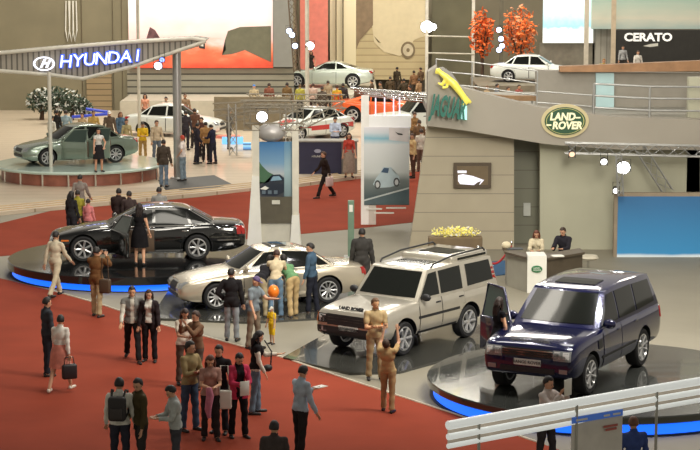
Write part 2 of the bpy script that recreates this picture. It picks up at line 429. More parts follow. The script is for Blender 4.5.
def person(pos, face, pose, label, top=('shirt', BLK), leg=('trousers', (45, 44, 50)), hair=('short', (30, 24, 21)), H=1.7, fem=False, shoes=(35, 30, 28), over=None, group=None, tone=(200, 152, 122)):
    B = body(pose, fem); k = H / 1.735
    r = thing('person', label, 'person', pos, math.radians(face), group); r.scale = (k, k, k)
    def add(nm, me, m, ld=None):
        o = put(nm, me, r)
        if len(o.material_slots): o.material_slots[0].link = 'OBJECT'; o.material_slots[0].material = m
        return o
    add('body', B['me'], mat(tone, .55, noise=.05, name='skin'))
    if top[0] == 'dress':
        add('dress', garment(B, 'vest'), cloth(top[1])); add('skirt', skirt(B, 'dress'), cloth(top[1]))
    else: add({'tee': 'shirt', 'vest': 'top'}.get(top[0], top[0]), garment(B, top[0]), cloth(top[1]))
    if over: add(over[0], garment(B, over[0]), cloth(over[1]))
    if leg:
        if leg[0] in ('skirt', 'long_skirt', 'child_dress'): add('skirt', skirt(B, leg[0]), cloth(leg[1]))
        else: add(leg[0], garment(B, leg[0]), cloth(leg[1]))
    add('shoe', garment(B, 'shoe1'), mat(shoes, .5)); add('shoe', garment(B, 'shoe-1'), mat(shoes, .5))
    if hair:
        add('cap' if hair[0] == 'cap' else 'hair', hair_mesh(B, hair[0]), mat(hair[1], .6, noise=.2, scale=20))
    bpy.context.view_layer.update()
    J = B['J']; Mw = Matrix.Translation(Vector(pos)) @ Matrix.Rotation(math.radians(face), 4, 'Z') @ Matrix.Scale(k, 4)
    return Mw, J
def head_at(u, v, H, z=0):            # the spot on the floor below a head whose top is seen at (u, v)
    p = G(u, v, z + H); return Vector((p.x, p.y, z))
def merged(bmA, me):
    bmA.from_mesh(me)
# ------------------------------------------------------------------ cars (front towards +X, left side +Y)
def curve(xs, tab):                    # smooth interpolation of station tables
    tab = sorted(tab); X = np.array([t[0] for t in tab]); Y = np.array([t[1:] for t in tab], float)
    d = np.diff(Y, axis=0) / np.diff(X)[:, None]; m = np.zeros_like(Y)
    m[0] = d[0]; m[-1] = d[-1]
    for i in range(1, len(X) - 1):
        a, b = d[i - 1], d[i]; m[i] = np.where(a * b > 0, 2 * a * b / (a + b + 1e-12), 0)
    out = []
    for x in xs:
        i = min(max(np.searchsorted(X, x) - 1, 0), len(X) - 2); h = X[i + 1] - X[i]; t = (x - X[i]) / h
        out.append((2 * t**3 - 3 * t**2 + 1) * Y[i] + (t**3 - 2 * t**2 + t) * h * m[i] + (-2 * t**3 + 3 * t**2) * Y[i + 1] + (t**3 - t**2) * h * m[i + 1])
    return np.array(out)
def section(zl, zs, zt, wd, boxy):
    h = zs - zl; c = .03 + .03 * (1 - boxy)
    L = [(0, zl), (.80 * wd, zl), (.94 * wd, zl + .03), (.985 * wd, zl + .2 * h), (1.0 * wd, zl + .42 * h), (1.0 * wd, zl + .6 * h), (.985 * wd, zl + .8 * h), (.965 * wd, zs - .01), (.93 * wd, zs + .35 * (zt - zs)),
         (.84 * wd, zs + .68 * (zt - zs)), (.6 * wd, zs + .9 * (zt - zs)), (.3 * wd, zs + .98 * (zt - zs)), (0, zt)]
    return L
def car_shell(S):
    x0, x1 = S['st'][-1][0], S['st'][0][0]
    t = (1 - np.cos(np.linspace(0, pi, 56))) / 2; xs = x0 + (x1 - x0) * t
    par = curve(xs, S['st']); bm = bmesh.new(); rings = []
    for x, (zl, zs, zt, wd) in zip(xs, par):
        L = section(zl, zs, zt, wd, S.get('boxy', 0)); pts = L + [(-y, z) for y, z in L[-2:0:-1]]
        rings.append([bm.verts.new((x, y, z)) for y, z in pts])
    n = len(rings[0])
    for a, b in zip(rings, rings[1:]):
        for i in range(n): bm.faces.new([a[i], a[(i + 1) % n], b[(i + 1) % n], b[i]])
    bm.faces.new(rings[0]); bm.faces.new(rings[-1][::-1]); fixn(bm)
    me = mesh_of(bm, 'shell', [HAIRB]); o = put('shell', me)
    cut = bmesh.new(); R = S['wr'] + S.get('gap', .05); W2 = S['W'] / 2
    for ax in S['ax']:
        for s in (1, -1): lathe(cut, [(R, s * (W2 - .36)), (R, s * (W2 + .2))], 40, 'Y', (ax, 0, S['wr'] + .01))
    fixn(cut); cm = mesh_of(cut, 'cut', [HAIRB]); co = put('cut', cm)
    m = o.modifiers.new('b', 'BOOLEAN'); m.operation = 'DIFFERENCE'; m.object = co; m.solver = 'EXACT'
    bpy.context.view_layer.update(); out = bpy.data.meshes.new_from_object(o.evaluated_get(bpy.context.evaluated_depsgraph_get()))
    bpy.data.objects.remove(o); bpy.data.objects.remove(co)
    bm = bmesh.new(); bm.from_mesh(out); bm.normal_update()
    for f in bm.faces:
        c = f.calc_center_median(); f.material_index = 0
        for ax in S['ax']:
            if math.hypot(c.x - ax, c.z - S['wr'] - .01) < R + .004 and abs(c.y) < W2 - .005: f.material_index = 1
        if f.normal.z < -.8: f.material_index = 1
    # greenhouse
    g = S['gh']; ts = [0, .1, .3, .5, .7, .88, .96, 1.0]; nF, nS = 7, 16
    def ring(t, s=1.0, lift=0.0):
        xf = g['x0'] + (g['x1'] - g['x0']) * t; xr = g['x3'] + (g['x2'] - g['x3']) * t; y = g['wb'] + (g['wr'] - g['wb']) * t ** 1.25; pts = []
        bow = g.get('bow', .1)
        half = []
        for i in range(nF): q = i / nF; half.append((xf + bow * (1 - q * q), y * .97 * q))
        for i in range(nS + 1):
            q = i / nS; half.append((xf + (xr - xf) * q, y * (.97 + .03 * math.sin(pi * min(1, max(0, q))) ** .6)))
        for i in range(1, nF + 1): q = 1 - i / nF; half.append((xr - bow * .6 * (1 - q * q), y * .97 * q))
        full = half + [(x, -yy) for x, yy in half[-2:0:-1]]
        cx = (xf + xr) / 2; hl = abs(xf - xr) / 2 + bow; z0 = g['zb'] - .03; out = []
        for x, yy in full:
            ze = g['zr'] - g.get('arc', .05) * min(1.1, abs(((x - cx) * s - g.get('ac', 0)) / hl)) ** 2.2
            zb = z0 + g.get('rise', 0) * (g['x0'] - x) / (g['x0'] - g['x3'])
            z = zb + (ze - zb) * t
            out.append(bm.verts.new((cx + (x - cx) * s, yy * s, z + lift)))
        return out
    R_ = [ring(t) for t in ts]; cr = g.get('crown', .04)
    for s in (.97, .9, .75, .5, .2): R_.append(ring(1.0, s, cr * (1 - s * s) ** .55))
    n = len(R_[0])
    for a, b in zip(R_, R_[1:]):
        for i in range(n): bm.faces.new([a[i], a[(i + 1) % n], b[(i + 1) % n], b[i]])
    bm.faces.new(R_[-1])
    for extra in S.get('boxes', []):
        b2 = rbox(extra[0], extra[1], extra[2], 3); tm = bpy.data.meshes.new('x'); b2.to_mesh(tm); b2.free(); bm.from_mesh(tm)
    bmesh.ops.recalc_face_normals(bm, faces=bm.faces[:])
    return bm
VIEW = {'L': (Vector((0, -1, 0)), lambda a, b: Vector((a, 4, b))), 'R': (Vector((0, 1, 0)), lambda a, b: Vector((a, -4, b))),
        'F': (Vector((-1, 0, 0)), lambda a, b: Vector((6, a, b))), 'B': (Vector((1, 0, 0)), lambda a, b: Vector((-6, a, b))), 'T': (Vector((0, 0, -1)), lambda a, b: Vector((a, b, 5)))}
def patch(bm, bvh, view, quad, nx=8, ny=4, off=.006, mi=0):        # a panel that follows the car's surface inside a four-cornered outline
    d, fo = VIEW[view]; g = {}
    q = [Vector(p) for p in quad]
    for i in range(nx + 1):
        for j in range(ny + 1):
            a = i / nx; b = j / ny; p = (q[0] * (1 - a) + q[1] * a) * (1 - b) + (q[3] * (1 - a) + q[2] * a) * b
            h = bvh.ray_cast(fo(p.x, p.y), d)
            if h[0] is not None:
                nn = h[1] if h[1].dot(d) < 0 else -h[1]
                g[i, j] = (h[0], nn)
    for j in range(ny + 1):             # no jumps between neighbouring samples
        pass
    V = {k: bm.verts.new(p + nn * off - d * off * .5) for k, (p, nn) in g.items()}
    Bk = {k: bm.verts.new(p - nn * .012) for k, (p, nn) in g.items()}
    for i in range(nx):
        for j in range(ny):
            ks = [(i, j), (i + 1, j), (i + 1, j + 1), (i, j + 1)]
            if all(k in V for k in ks): f = bm.faces.new([V[k] for k in ks]); f.material_index = mi
    bd = [(i, 0) for i in range(nx)] + [(nx, j) for j in range(ny)] + [(i, ny) for i in range(nx, 0, -1)] + [(0, j) for j in range(ny, 0, -1)]
    for a, b in zip(bd, bd[1:] + bd[:1]):
        if a in V and b in V: f = bm.faces.new([V[a], V[b], Bk[b], Bk[a]]); f.material_index = mi
    return bm
TYRE = mat((24, 24, 25), .8, noise=.1); ALLOY = mat((205, 205, 205), .28, .75, noise=0); GLASS = mat((24, 26, 24), .08, 0, noise=0, coat=0, spec=.28); GLASSG = mat((52, 66, 60), .06, 0, noise=0, coat=0, spec=.6)
CHROME = mat((225, 225, 222), .14, 1, noise=0); TRIM = mat((28, 28, 30), .5, noise=0); LENS = mat((150, 154, 156), .12, .4, noise=0, coat=1); LAMPW = mat((232, 234, 236), .1, .3, noise=0, coat=1); REDL = mat((150, 18, 15), .2, noise=0, coat=1); PLATE = mat((215, 212, 205), .5, noise=0); INNER = mat((88, 70, 54), .8, noise=.1); AMBER = mat((215, 110, 30), .3, noise=0); DISCM = mat((95, 93, 90), .5, .6, noise=.05)
WH = {}
def wheel_meshes(r, w, spokes, split):
    k = (r, w, spokes, split)
    if k in WH: return WH[k]
    t = bmesh.new(); ri = r * .70
    lathe(t, [(ri, -w * .45), (r * .9, -w * .5), (r * .985, -w * .4), (r, -w * .2), (r, w * .2), (r * .985, w * .4), (r * .9, w * .5), (ri, w * .45)], 40, 'Y', close=True)
    fixn(t); rim = bmesh.new()
    lathe(rim, [(ri + .006, w * .46), (ri - .015, w * .47), (ri - .03, w * .3), (ri - .03, -w * .45), (ri + .006, -w * .45)], 40, 'Y', close=True)
    y = w * .36
    lathe(rim, [(.0001, y + .02), (.06, y + .018), (.075, y - .02), (.0001, y - .03)], 20, 'Y', close=False)
    for i in range(spokes):
        for da in ((-.13, .13) if split else (0,)):
            a = 2 * pi * i / spokes; ww = .016 if split else min(.045, .9 * ri / spokes)
            p0 = Vector((.05 * math.cos(a), y, .05 * math.sin(a))); p1 = Vector(((ri - .02) * math.cos(a + da), y + .02, (ri - .02) * math.sin(a + da)))
            tube(rim, [p0, (p0 + p1) / 2 + Vector((0, -.008, 0)), p1], [ww * .8, ww, ww * 1.15], 6)
    fixn(rim); dk = bmesh.new(); lathe(dk, [(ri - .035, -w * .1), (ri - .035, -.0), (.03, .0), (.03, -w * .1)], 30, 'Y', close=True)
    WH[k] = (mesh_of(t, 'wheel', [TYRE], 40), mesh_of(rim, 'rim', [ALLOY], 35), mesh_of(fixn(dk), 'brake_disc', [TRIM], 35)); return WH[k]
def lerpq(x, z, w_, h_): return [(x - w_ / 2, z - h_ / 2), (x + w_ / 2, z - h_ / 2), (x + w_ / 2, z + h_ / 2), (x - w_ / 2, z + h_ / 2)]
def build_car(S, label, pos, rz, paint, name='car', cat='car', glass=GLASS, lod=2):
    root = thing(name, label, cat, pos, rz)
    bm = car_shell(S); bvh = BVHTree.FromBMesh(bm)
    for f in S.get('low', []): pass
    if S.get('clad'):
        for f in bm.faces:
            c = f.calc_center_median()
            if c.z < S['clad'] and f.material_index == 0: f.material_index = 1
    obj('body', bm, [paint, TRIM], root, 38)
    def pt(nm, view, quad, m, nx=8, ny=4, off=.006, parent=root, both=False, lab=None):
        o = None
        for vw in ((view, 'R') if both and view == 'L' else (view,)):
            b = bmesh.new(); patch(b, bvh, vw, quad, nx, ny, off)
            if len(b.faces) == 0: b.free(); continue
            bmesh.ops.recalc_face_normals(b, faces=b.faces[:]); o = obj(nm, b, [m], parent, 50)
            if lab: o['label'] = lab
        if both and view in 'FB':
            b = bmesh.new(); patch(b, bvh, view, [(-y, z) for y, z in quad], nx, ny, off)
            if len(b.faces): bmesh.ops.recalc_face_normals(b, faces=b.faces[:]); obj(nm, b, [m], parent, 50)
            else: b.free()
        return o
    g = S['gh']
    for nm, q in S['win']: pt(nm, 'L', q, glass, 10, 5, .007, both=True)
    pt('windscreen', 'F', S['ws'], glass, 14, 6, .008); pt('rear_window', 'B', S['rw'], glass, 12, 6, .008)
    for q in S.get('doors', []):
        x0, x1 = q[0], q[1]; zb, zt = S['dz']
        for vw in ('L', 'R'):
            if (x0, vw) in S.get('open', []):
                b = bmesh.new(); patch(b, bvh, vw, [(x0, zb), (x1, zb), (x1, zt), (x0, zt)], 14, 10, .004); obj('cabin_lining', b, [INNER], root, 50)
                sg = 1 if vw == 'L' else -1; L = x1 - x0; ht = zt - zb; zw = S['gh']['zr'] - .1
                e = bpy.data.objects.new('door', mesh_of(rbox((-L, -.05, zb), (0, .05, zt), .03, 3), 'door', [paint], 40)); COL.objects.link(e); e.parent = root
                e.location = (x1, sg * (S['W'] / 2 - .02), 0); e.rotation_euler = (0, 0, -sg * math.radians(S.get('oa', 62)))
                f = bmesh.new(); tube(f, [(-.02, 0, zt - .02), (-L * .42, -sg * .13, zw), (-L + .03, -sg * .15, zw + .02), (-L + .03, 0, zt - .02)], .026, 8); obj('window_frame', f, [paint], e, 50)
                f = prism([(-.06, 0, zt - .01), (-L * .43, -sg * .125, zw - .02), (-L + .05, -sg * .145, zw), (-L + .05, 0, zt - .01)], (0, .008, 0)); obj('window_glass', f, [GLASSG], e)
                f = rbox((-L + .08, -sg * .07 - .03, zb + .1), (-.1, -sg * .07 + .03, zt - .12), .02); obj('door_lining', f, [INNER], e, 40)
                continue
            b = bmesh.new(); patch(b, bvh, vw, [(x0 - .012, zb - .012), (x1 + .012, zb - .012), (x1 + .012, zt + .0), (x0 - .012, zt + .0)], 14, 10, .002); obj('door_gap_shade', b, [TRIM], root, 50)  # dark backing sheet paints the shade in the gap round the door
            b = bmesh.new(); patch(b, bvh, vw, [(x0 + .006, zb), (x1 - .006, zb), (x1 - .006, zt), (x0 + .006, zt)], 14, 10, .008); bmesh.ops.recalc_face_normals(b, faces=b.faces[:]); dr = obj('door', b, [paint], root, 50)
            sg = 1 if vw == 'L' else -1; h = bvh.ray_cast(Vector((x0 + .14, sg * 4, zt - .1)), Vector((0, -sg, 0)))
            if h[0]:
                b = rbox((-.09, -.02, -.016), (.09, .03, .016), .008) if sg > 0 else rbox((-.09, -.03, -.016), (.09, .02, .016), .008)
                hd = obj('handle', b, [S.get('hm', paint)], dr, 40); hd.location = h[0]
    for nm, view, q, m, both in S.get('bits', []): pt(nm, view, q, m, 10, 4, .010, both=both)
    # wheels
    wm = wheel_meshes(S['wr'], S.get('ww', .23), S.get('sp', 7), S.get('split', False))
    for ax in S['ax']:
        for s in (1, -1):
            wr = put('wheel', wm[0], root, (ax, s * (S['W'] / 2 - S.get('ww', .23) / 2 - .02), S['wr']), 0 if s > 0 else pi)
            put('rim', wm[1], wr); put('brake_disc', wm[2], wr)
    # mirrors
    mx, mz = S['mir']
    for s in (1, -1):
        h = bvh.ray_cast(Vector((mx, s * 4, mz)), Vector((0, -s, 0)))
        y = abs(h[0].y) if h[0] else S['W'] / 2 - .1; b = bmesh.new(); k = S.get('ms', 1)
        ell(b, (mx, s * (y + .13), mz + .03), (.06 * k, .105 * k, .075 * k)); tube(b, [(mx, s * (y - .05), mz - .02), (mx, s * (y + .08), mz)], .025, 6)
        obj('side_mirror', b, [S.get('mm', paint)], root, 60)
    return root, bvh
# ---- specifications
def sedan(L, W_, H, ax, wr, **k):
    h = L / 2; s = H / 1.44
    S = dict(W=W_, ax=ax, wr=wr, mir=(.78, .97), st=[
        (h, .34, .50, .53, W_ * .30), (h - .05, .27, .58, .63, W_ * .385), (h - .2, .22, .64, .71, W_ * .44), (h - .5, .19, .70, .79, W_ * .475), (h - 1.0, .18, .77, .88, W_ * .493), (h - 1.6, .18, .82, .94, W_ * .498),
        (.3, .18, .85, .94, W_ * .5), (-.9, .18, .88, .95, W_ * .498), (-1.6, .19, .90, .985, W_ * .488), (-h + .45, .23, .86, .965, W_ * .465), (-h + .15, .30, .80, .93, W_ * .43), (-h + .03, .36, .72, .86, W_ * .385), (-h, .42, .66, .78, W_ * .32)],
        gh=dict(x0=1.0, x1=.22, x2=-.95, x3=-1.62, zb=.90, zr=H - .03, wb=W_ * .445, wr=W_ * .32, arc=.10, bow=.14, crown=.035, ac=.05, rise=.03),
        ws=[(-.62, .96), (.62, .96), (.50, H - .10), (-.50, H - .10)], rw=[(-.60, 1.0), (.60, 1.0), (.46, H - .13), (-.46, H - .13)],
        win=[('side_window', [(-.12, .95), (.72, .94), (.26, H - .115), (-.12, H - .085)]), ('side_window', [(-1.02, .965), (-.20, .95), (-.20, H - .085), (-.86, H - .13)]), ('quarter_window', [(-1.38, .985), (-1.10, .97), (-.94, H - .16), (-1.02, H - .19)])],
        doors=[(-.16, .86), (-1.05, -.18)], dz=(.26, .90))
    S.update(k); return S
SILVER = mat((188, 182, 168), .28, .55, noise=.03, coat=1); CHAMP = mat((196, 186, 166), .26, .5, noise=.03, coat=1); BLACKP = mat((16, 17, 17), .12, .1, noise=0, coat=1); NAVY = mat((20, 23, 62), .14, .25, noise=0, coat=1)
XJ = sedan(5.25, 1.86, 1.43, (1.72, -1.31), .345, sp=7, ww=.24, hm=CHROME)
XJ['gh'].update(x0=1.12, x1=.22, x2=-1.12, x3=-1.85)
XJ['win'] = [('side_window', [(-.12, .95), (.82, .94), (.26, 1.43 - .115), (-.12, 1.43 - .085)]), ('side_window', [(-1.10, .965), (-.20, .95), (-.20, 1.43 - .085), (-.98, 1.43 - .12)]), ('quarter_window', [(-1.55, .985), (-1.18, .97), (-1.06, 1.43 - .14), (-1.16, 1.43 - .18)])]
XJ['doors'] = [(-.16, .95), (-1.13, -.18)]; XJ['mir'] = (.88, .97)
XJ['bits'] = [('grille', 'F', lerpq(0, .55, .62, .22), TRIM, False), ('grille_surround', 'F', lerpq(0, .665, .66, .025), CHROME, False), ('headlamp', 'F', lerpq(.62, .63, .18, .15), LENS, True), ('headlamp', 'F', lerpq(.43, .62, .13, .12), LENS, True), ('number_plate', 'F', lerpq(0, .40, .5, .1), PLATE, False),
    ('bumper_strip', 'L', [(-2.45, .52), (-1.85, .52), (-1.85, .55), (-2.45, .55)], CHROME, True), ('side_marker', 'L', [(2.1, .56), (2.3, .56), (2.3, .60), (2.1, .60)], AMBER, True), ('tail_lamp', 'B', lerpq(.66, .78, .22, .22), REDL, True), ('tail_lamp', 'L', [(-2.5, .68), (-2.38, .68), (-2.36, .86), (-2.46, .86)], REDL, True),
    ('sill_strip', 'L', [(-1.0, .205), (1.15, .205), (1.15, .225), (-1.0, .225)], CHROME, True), ('window_trim', 'L', [(-1.4, .925), (.85, .915), (.85, .93), (-1.4, .945)], CHROME, True)]
ST_ = sedan(4.90, 1.82, 1.45, (1.56, -1.35), .335, sp=10, ww=.23, split=False, hm=CHROME)
ST_['bits'] = [('grille', 'F', lerpq(0, .54, .50, .22), TRIM, False), ('grille_surround', 'F', lerpq(0, .66, .52, .025), CHROME, False), ('headlamp', 'F', lerpq(.60, .62, .17, .15), LENS, True), ('headlamp', 'F', lerpq(.42, .60, .12, .11), LENS, True), ('air_intake', 'F', lerpq(0, .36, .9, .08), TRIM, False),
    ('sunroof', 'T', [(-.38, -.38), (.02, -.38), (.02, .38), (-.38, .38)], GLASS, False), ('tail_lamp', 'B', lerpq(.64, .76, .22, .2), REDL, True), ('tail_lamp', 'L', [(-2.4, .7), (-2.28, .7), (-2.26, .84), (-2.36, .84)], REDL, True), ('window_trim', 'L', [(-1.4, .925), (.85, .915), (.85, .93), (-1.4, .945)], CHROME, True), ('rubbing_strip', 'L', [(-1.0, .52), (1.15, .50), (1.15, .53), (-1.0, .55)], CHAMP, True)]
W_ = 1.89
DISCO = dict(W=W_, ax=(1.50, -1.04), wr=.375, ww=.26, sp=6, gap=.08, boxy=1, mir=(.80, 1.17), ms=1.15, mm=TRIM, hm=TRIM, st=[
    (2.35, .48, .80, .90, W_ * .44), (2.31, .42, .86, .99, W_ * .47), (2.15, .40, .93, 1.05, W_ * .488), (1.7, .40, 1.0, 1.11, W_ * .495), (1.0, .38, 1.05, 1.15, W_ * .5), (-1.2, .38, 1.08, 1.15, W_ * .5), (-2.15, .40, 1.08, 1.15, W_ * .496), (-2.32, .46, 1.05, 1.12, W_ * .48), (-2.35, .5, 1.0, 1.08, W_ * .47)],
    gh=dict(x0=.98, x1=.42, x2=-2.16, x3=-2.28, zb=1.10, zr=1.77, wb=W_ * .475, wr=W_ * .405, arc=.035, bow=.07, crown=.03),
    boxes=[((-2.12, -.71, 1.70), (-.62, .71, 1.90), .06)],
    ws=[(-.76, 1.18), (.76, 1.18), (.66, 1.70), (-.66, 1.70)], rw=[(-.68, 1.18), (.68, 1.18), (.62, 1.68), (-.62, 1.68)],
    win=[('side_window', [(.13, 1.18), (.84, 1.18), (.42, 1.66), (.13, 1.68)]), ('side_window', [(-.80, 1.18), (.05, 1.18), (.05, 1.68), (-.80, 1.70)]), ('rear_side_window', [(-2.10, 1.22), (-1.02, 1.20), (-1.02, 1.69), (-2.04, 1.68)])],
    doors=[(.09, .95), (-.83, .07)], dz=(.44, 1.12),
    bits=[('grille', 'F', lerpq(0, .79, 1.14, .24), TRIM, False), ('grille_bar', 'F', lerpq(0, .84, 1.1, .018), DISCM, False), ('grille_bar', 'F', lerpq(0, .78, 1.1, .018), DISCM, False), ('headlamp', 'F', lerpq(.69, .80, .26, .20), TRIM, True), ('headlamp_lens', 'F', lerpq(.70, .80, .17, .16), LAMPW, True), ('bumper', 'F', lerpq(0, .53, 1.7, .2), TRIM, False), ('number_plate', 'F', lerpq(0, .62, .52, .11), PLATE, False), ('indicator', 'F', lerpq(.855, .80, .05, .18), AMBER, True),
          ('fog_lamp', 'F', lerpq(.66, .56, .14, .10), LENS, True), ('rubbing_strip', 'L', [(-.60, .74), (1.0, .74), (1.0, .80), (-.60, .80)], TRIM, True), ('sill', 'L', [(-.52, .40), (1.0, .40), (1.0, .47), (-.52, .47)], TRIM, True),
          ('sunroof', 'T', [(-.42, -.42), (.18, -.42), (.18, .42), (-.42, .42)], GLASS, False), ('sunroof', 'T', [(-1.6, -.42), (-.95, -.42), (-.95, .42), (-1.6, .42)], GLASS, False), ('alpine_window', 'L', [(-2.0, 1.80), (-.85, 1.80), (-.85, 1.85), (-2.0, 1.85)], GLASS, True), ('tail_lamp', 'B', lerpq(.8, 1.3, .1, .4), REDL, True)])
W_ = 1.95
RANGE = dict(W=W_, ax=(1.62, -1.26), wr=.385, ww=.27, sp=9, gap=.06, boxy=.8, mir=(.86, 1.20), ms=1.25, mm=NAVY, hm=NAVY, st=[
    (2.475, .50, .84, .94, W_ * .42), (2.43, .43, .92, 1.02, W_ * .46), (2.25, .40, 1.0, 1.09, W_ * .485), (1.7, .38, 1.07, 1.15, W_ * .496), (1.0, .37, 1.10, 1.18, W_ * .5), (-1.2, .37, 1.11, 1.19, W_ * .5), (-2.2, .40, 1.10, 1.18, W_ * .492), (-2.43, .46, 1.02, 1.14, W_ * .46), (-2.475, .5, .95, 1.05, W_ * .42)],
    gh=dict(x0=1.12, x1=.42, x2=-2.0, x3=-2.3, zb=1.13, zr=1.82, wb=W_ * .472, wr=W_ * .385, arc=.06, bow=.11, crown=.04),
    ws=[(-.76, 1.22), (.76, 1.22), (.64, 1.74), (-.64, 1.74)], rw=[(-.70, 1.2), (.70, 1.2), (.60, 1.7), (-.60, 1.7)],
    win=[('side_window', [(.10, 1.20), (.92, 1.20), (.40, 1.71), (.10, 1.73)]), ('side_window', [(-.88, 1.20), (.03, 1.20), (.03, 1.73), (-.86, 1.73)]), ('rear_side_window', [(-2.02, 1.22), (-.96, 1.20), (-.94, 1.72), (-1.90, 1.68)])],
    doors=[(.06, 1.02), (-.92, .04)], dz=(.44, 1.13),
    bits=[('grille', 'F', lerpq(0, .87, 1.0, .17), TRIM, False), ('grille_bar', 'F', lerpq(0, .83, 1.02, .022), CHROME, False), ('grille_bar', 'F', lerpq(0, .875, 1.02, .022), CHROME, False), ('grille_bar', 'F', lerpq(0, .92, 1.02, .022), CHROME, False), ('headlamp', 'F', lerpq(.69, .86, .34, .19), LENS, True), ('headlamp_lens', 'F', lerpq(.77, .87, .12, .13), LAMPW, True), ('headlamp_lens', 'F', lerpq(.60, .87, .12, .13), LAMPW, True),
          ('air_intake', 'F', lerpq(0, .55, 1.1, .1), TRIM, False), ('number_plate', 'F', lerpq(0, .69, .54, .12), PLATE, False), ('fog_lamp', 'F', lerpq(.72, .57, .16, .08), LENS, True), ('sunroof', 'T', [(-.35, -.42), (.12, -.42), (.12, .42), (-.35, .42)], GLASS, False),
          ('side_vent', 'L', [(1.10, .82), (1.30, .82), (1.30, .98), (1.10, .98)], TRIM, True), ('rubbing_strip', 'L', [(-.75, .60), (1.1, .60), (1.1, .65), (-.75, .65)], TRIM, True), ('tail_lamp', 'L', [(-2.40, .85), (-2.26, .85), (-2.24, 1.08), (-2.34, 1.08)], REDL, True)])
def coupe(L, W_, H, ax, wr, **k):
    S = sedan(L, W_, H, ax, wr, **k)
    S['gh'].update(x0=.85, x1=.05, x2=-.75, x3=-1.75, rise=.06); S['win'] = [('side_window', [(-.45, .95), (.55, .93), (.10, H - .12), (-.45, H - .09)]), ('quarter_window', [(-1.05, .99), (-.52, .96), (-.52, H - .10), (-.72, H - .14)])]
    S['doors'] = [(-.5, .72)]; S['rw'] = [(-.55, 1.03), (.55, 1.03), (.45, H - .12), (-.45, H - .12)]; S['mir'] = (.60, .97)
    S.setdefault('bits', [('headlamp', 'F', lerpq(.60, .62, .24, .12), LENS, True), ('grille', 'F', lerpq(0, .42, .8, .16), TRIM, False), ('tail_lamp', 'B', lerpq(.60, .80, .3, .12), REDL, True)])
    return S
BITS = [('headlamp', 'F', lerpq(.58, .62, .28, .13), LENS, True), ('grille', 'F', lerpq(0, .58, .6, .12), TRIM, False), ('air_intake', 'F', lerpq(0, .38, .9, .1), TRIM, False), ('tail_lamp', 'B', lerpq(.60, .80, .3, .14), REDL, True)]
XJ['open'] = [(-.16, 'L')]; XJ['oa'] = 68; RANGE['open'] = [(.06, 'R')]; RANGE['oa'] = 62
WHITE = mat((222, 220, 210), .5, noise=.03); GREYP = mat((150, 147, 136), .6, noise=.04, scale=1.2); STEEL = mat((175, 175, 172), .35, .7, noise=.05); DARKG = mat((48, 48, 46), .6, noise=.08)
# ------------------------------------------------------------------ the hall floor
def lined(rgb, rgb2, scale, axis, rough=.6, width=.03, spec=.4, coat=0):        # a flat colour with regular joints
    m = bpy.data.materials.new('boards'); m.use_nodes = True; nt = m.node_tree; b = nt.nodes['Principled BSDF']
    tc = nt.nodes.new('ShaderNodeTexCoord'); s = nt.nodes.new('ShaderNodeSeparateXYZ'); nt.links.new(tc.outputs['Object'], s.inputs[0])
    mu = nt.nodes.new('ShaderNodeMath'); mu.operation = 'MULTIPLY'; mu.inputs[1].default_value = scale; nt.links.new(s.outputs[axis], mu.inputs[0])
    fr = nt.nodes.new('ShaderNodeMath'); fr.operation = 'FRACT'; nt.links.new(mu.outputs[0], fr.inputs[0])
    lt = nt.nodes.new('ShaderNodeMath'); lt.operation = 'LESS_THAN'; lt.inputs[1].default_value = width; nt.links.new(fr.outputs[0], lt.inputs[0])
    n = nt.nodes.new('ShaderNodeTexNoise'); n.inputs['Scale'].default_value = 1.5; nt.links.new(tc.outputs['Object'], n.inputs['Vector'])
    r = nt.nodes.new('ShaderNodeValToRGB'); c = lin(rgb); r.color_ramp.elements[0].color = tuple(v * .9 for v in c) + (1,); r.color_ramp.elements[1].color = tuple(min(1, v * 1.08) for v in c) + (1,); nt.links.new(n.outputs['Fac'], r.inputs['Fac'])
    mx = nt.nodes.new('ShaderNodeMix'); mx.data_type = 'RGBA'; nt.links.new(lt.outputs[0], mx.inputs[0]); nt.links.new(r.outputs['Color'], mx.inputs[6]); mx.inputs[7].default_value = lin(rgb2) + (1,)
    nt.links.new(mx.outputs[2], b.inputs['Base Color']); b.inputs['Roughness'].default_value = rough; b.inputs['Specular IOR Level'].default_value = spec; b.inputs['Coat Weight'].default_value = coat
    return m
b = bmesh.new(); box(b, (-50, 12, -.2), (50, 125, 0)); struct('floor', b, mat((132, 126, 110), .6, noise=.05, scale=.6, spec=.35))
RED = mat((137, 60, 42), .95, noise=.06, scale=.8, spec=.1)
front = [(-60, 264), (50, 290), (100, 304), (150, 321), (200, 335), (285, 358), (350, 380), (455, 414), (540, 443), (640, 478), (-60, 478)]
tag(obj('red_carpet', slab(front, 0, .012), [RED]), 'wide red carpet aisle crossing the lower left, where most visitors walk', 'carpet')
edge = front[1:9]; b = bmesh.new()
for p, q in zip(edge, edge[1:]):
    P, Q = G(*p, .016), G(*q, .016); tube(b, [P, Q], .022, 6)
tag(obj('edge_strip', b, [mat((205, 195, 175), .6)]), 'thin pale metal strip along the edge of the lower red carpet', 'trim strip')
tag(obj('red_carpet', slab([(-40, 233), (50, 211), (200, 197), (245, 191.5), (300, 187), (350, 180), (440, 168), (440, 219), (350, 229), (245, 239), (50, 252), (-40, 259)], 0, .012), [RED]), 'red carpet aisle running behind the black sedan and the banner towers', 'carpet')
walk = [G(u, v, .12) for u, v in ((-60, 218), (50, 207), (200, 193), (300, 183.5), (350, 177), (440, 166))]
plat = prism(walk + [Vector((30, 116, .12)), Vector((-30, 116, .12))], (0, 0, -.12))
struct('floor_platform', plat, lined((202, 186, 164), (164, 146, 120), 1.1, 1, .4, .05, coat=.25), label='pale boarded raised floor of the far stands')
b = bmesh.new()
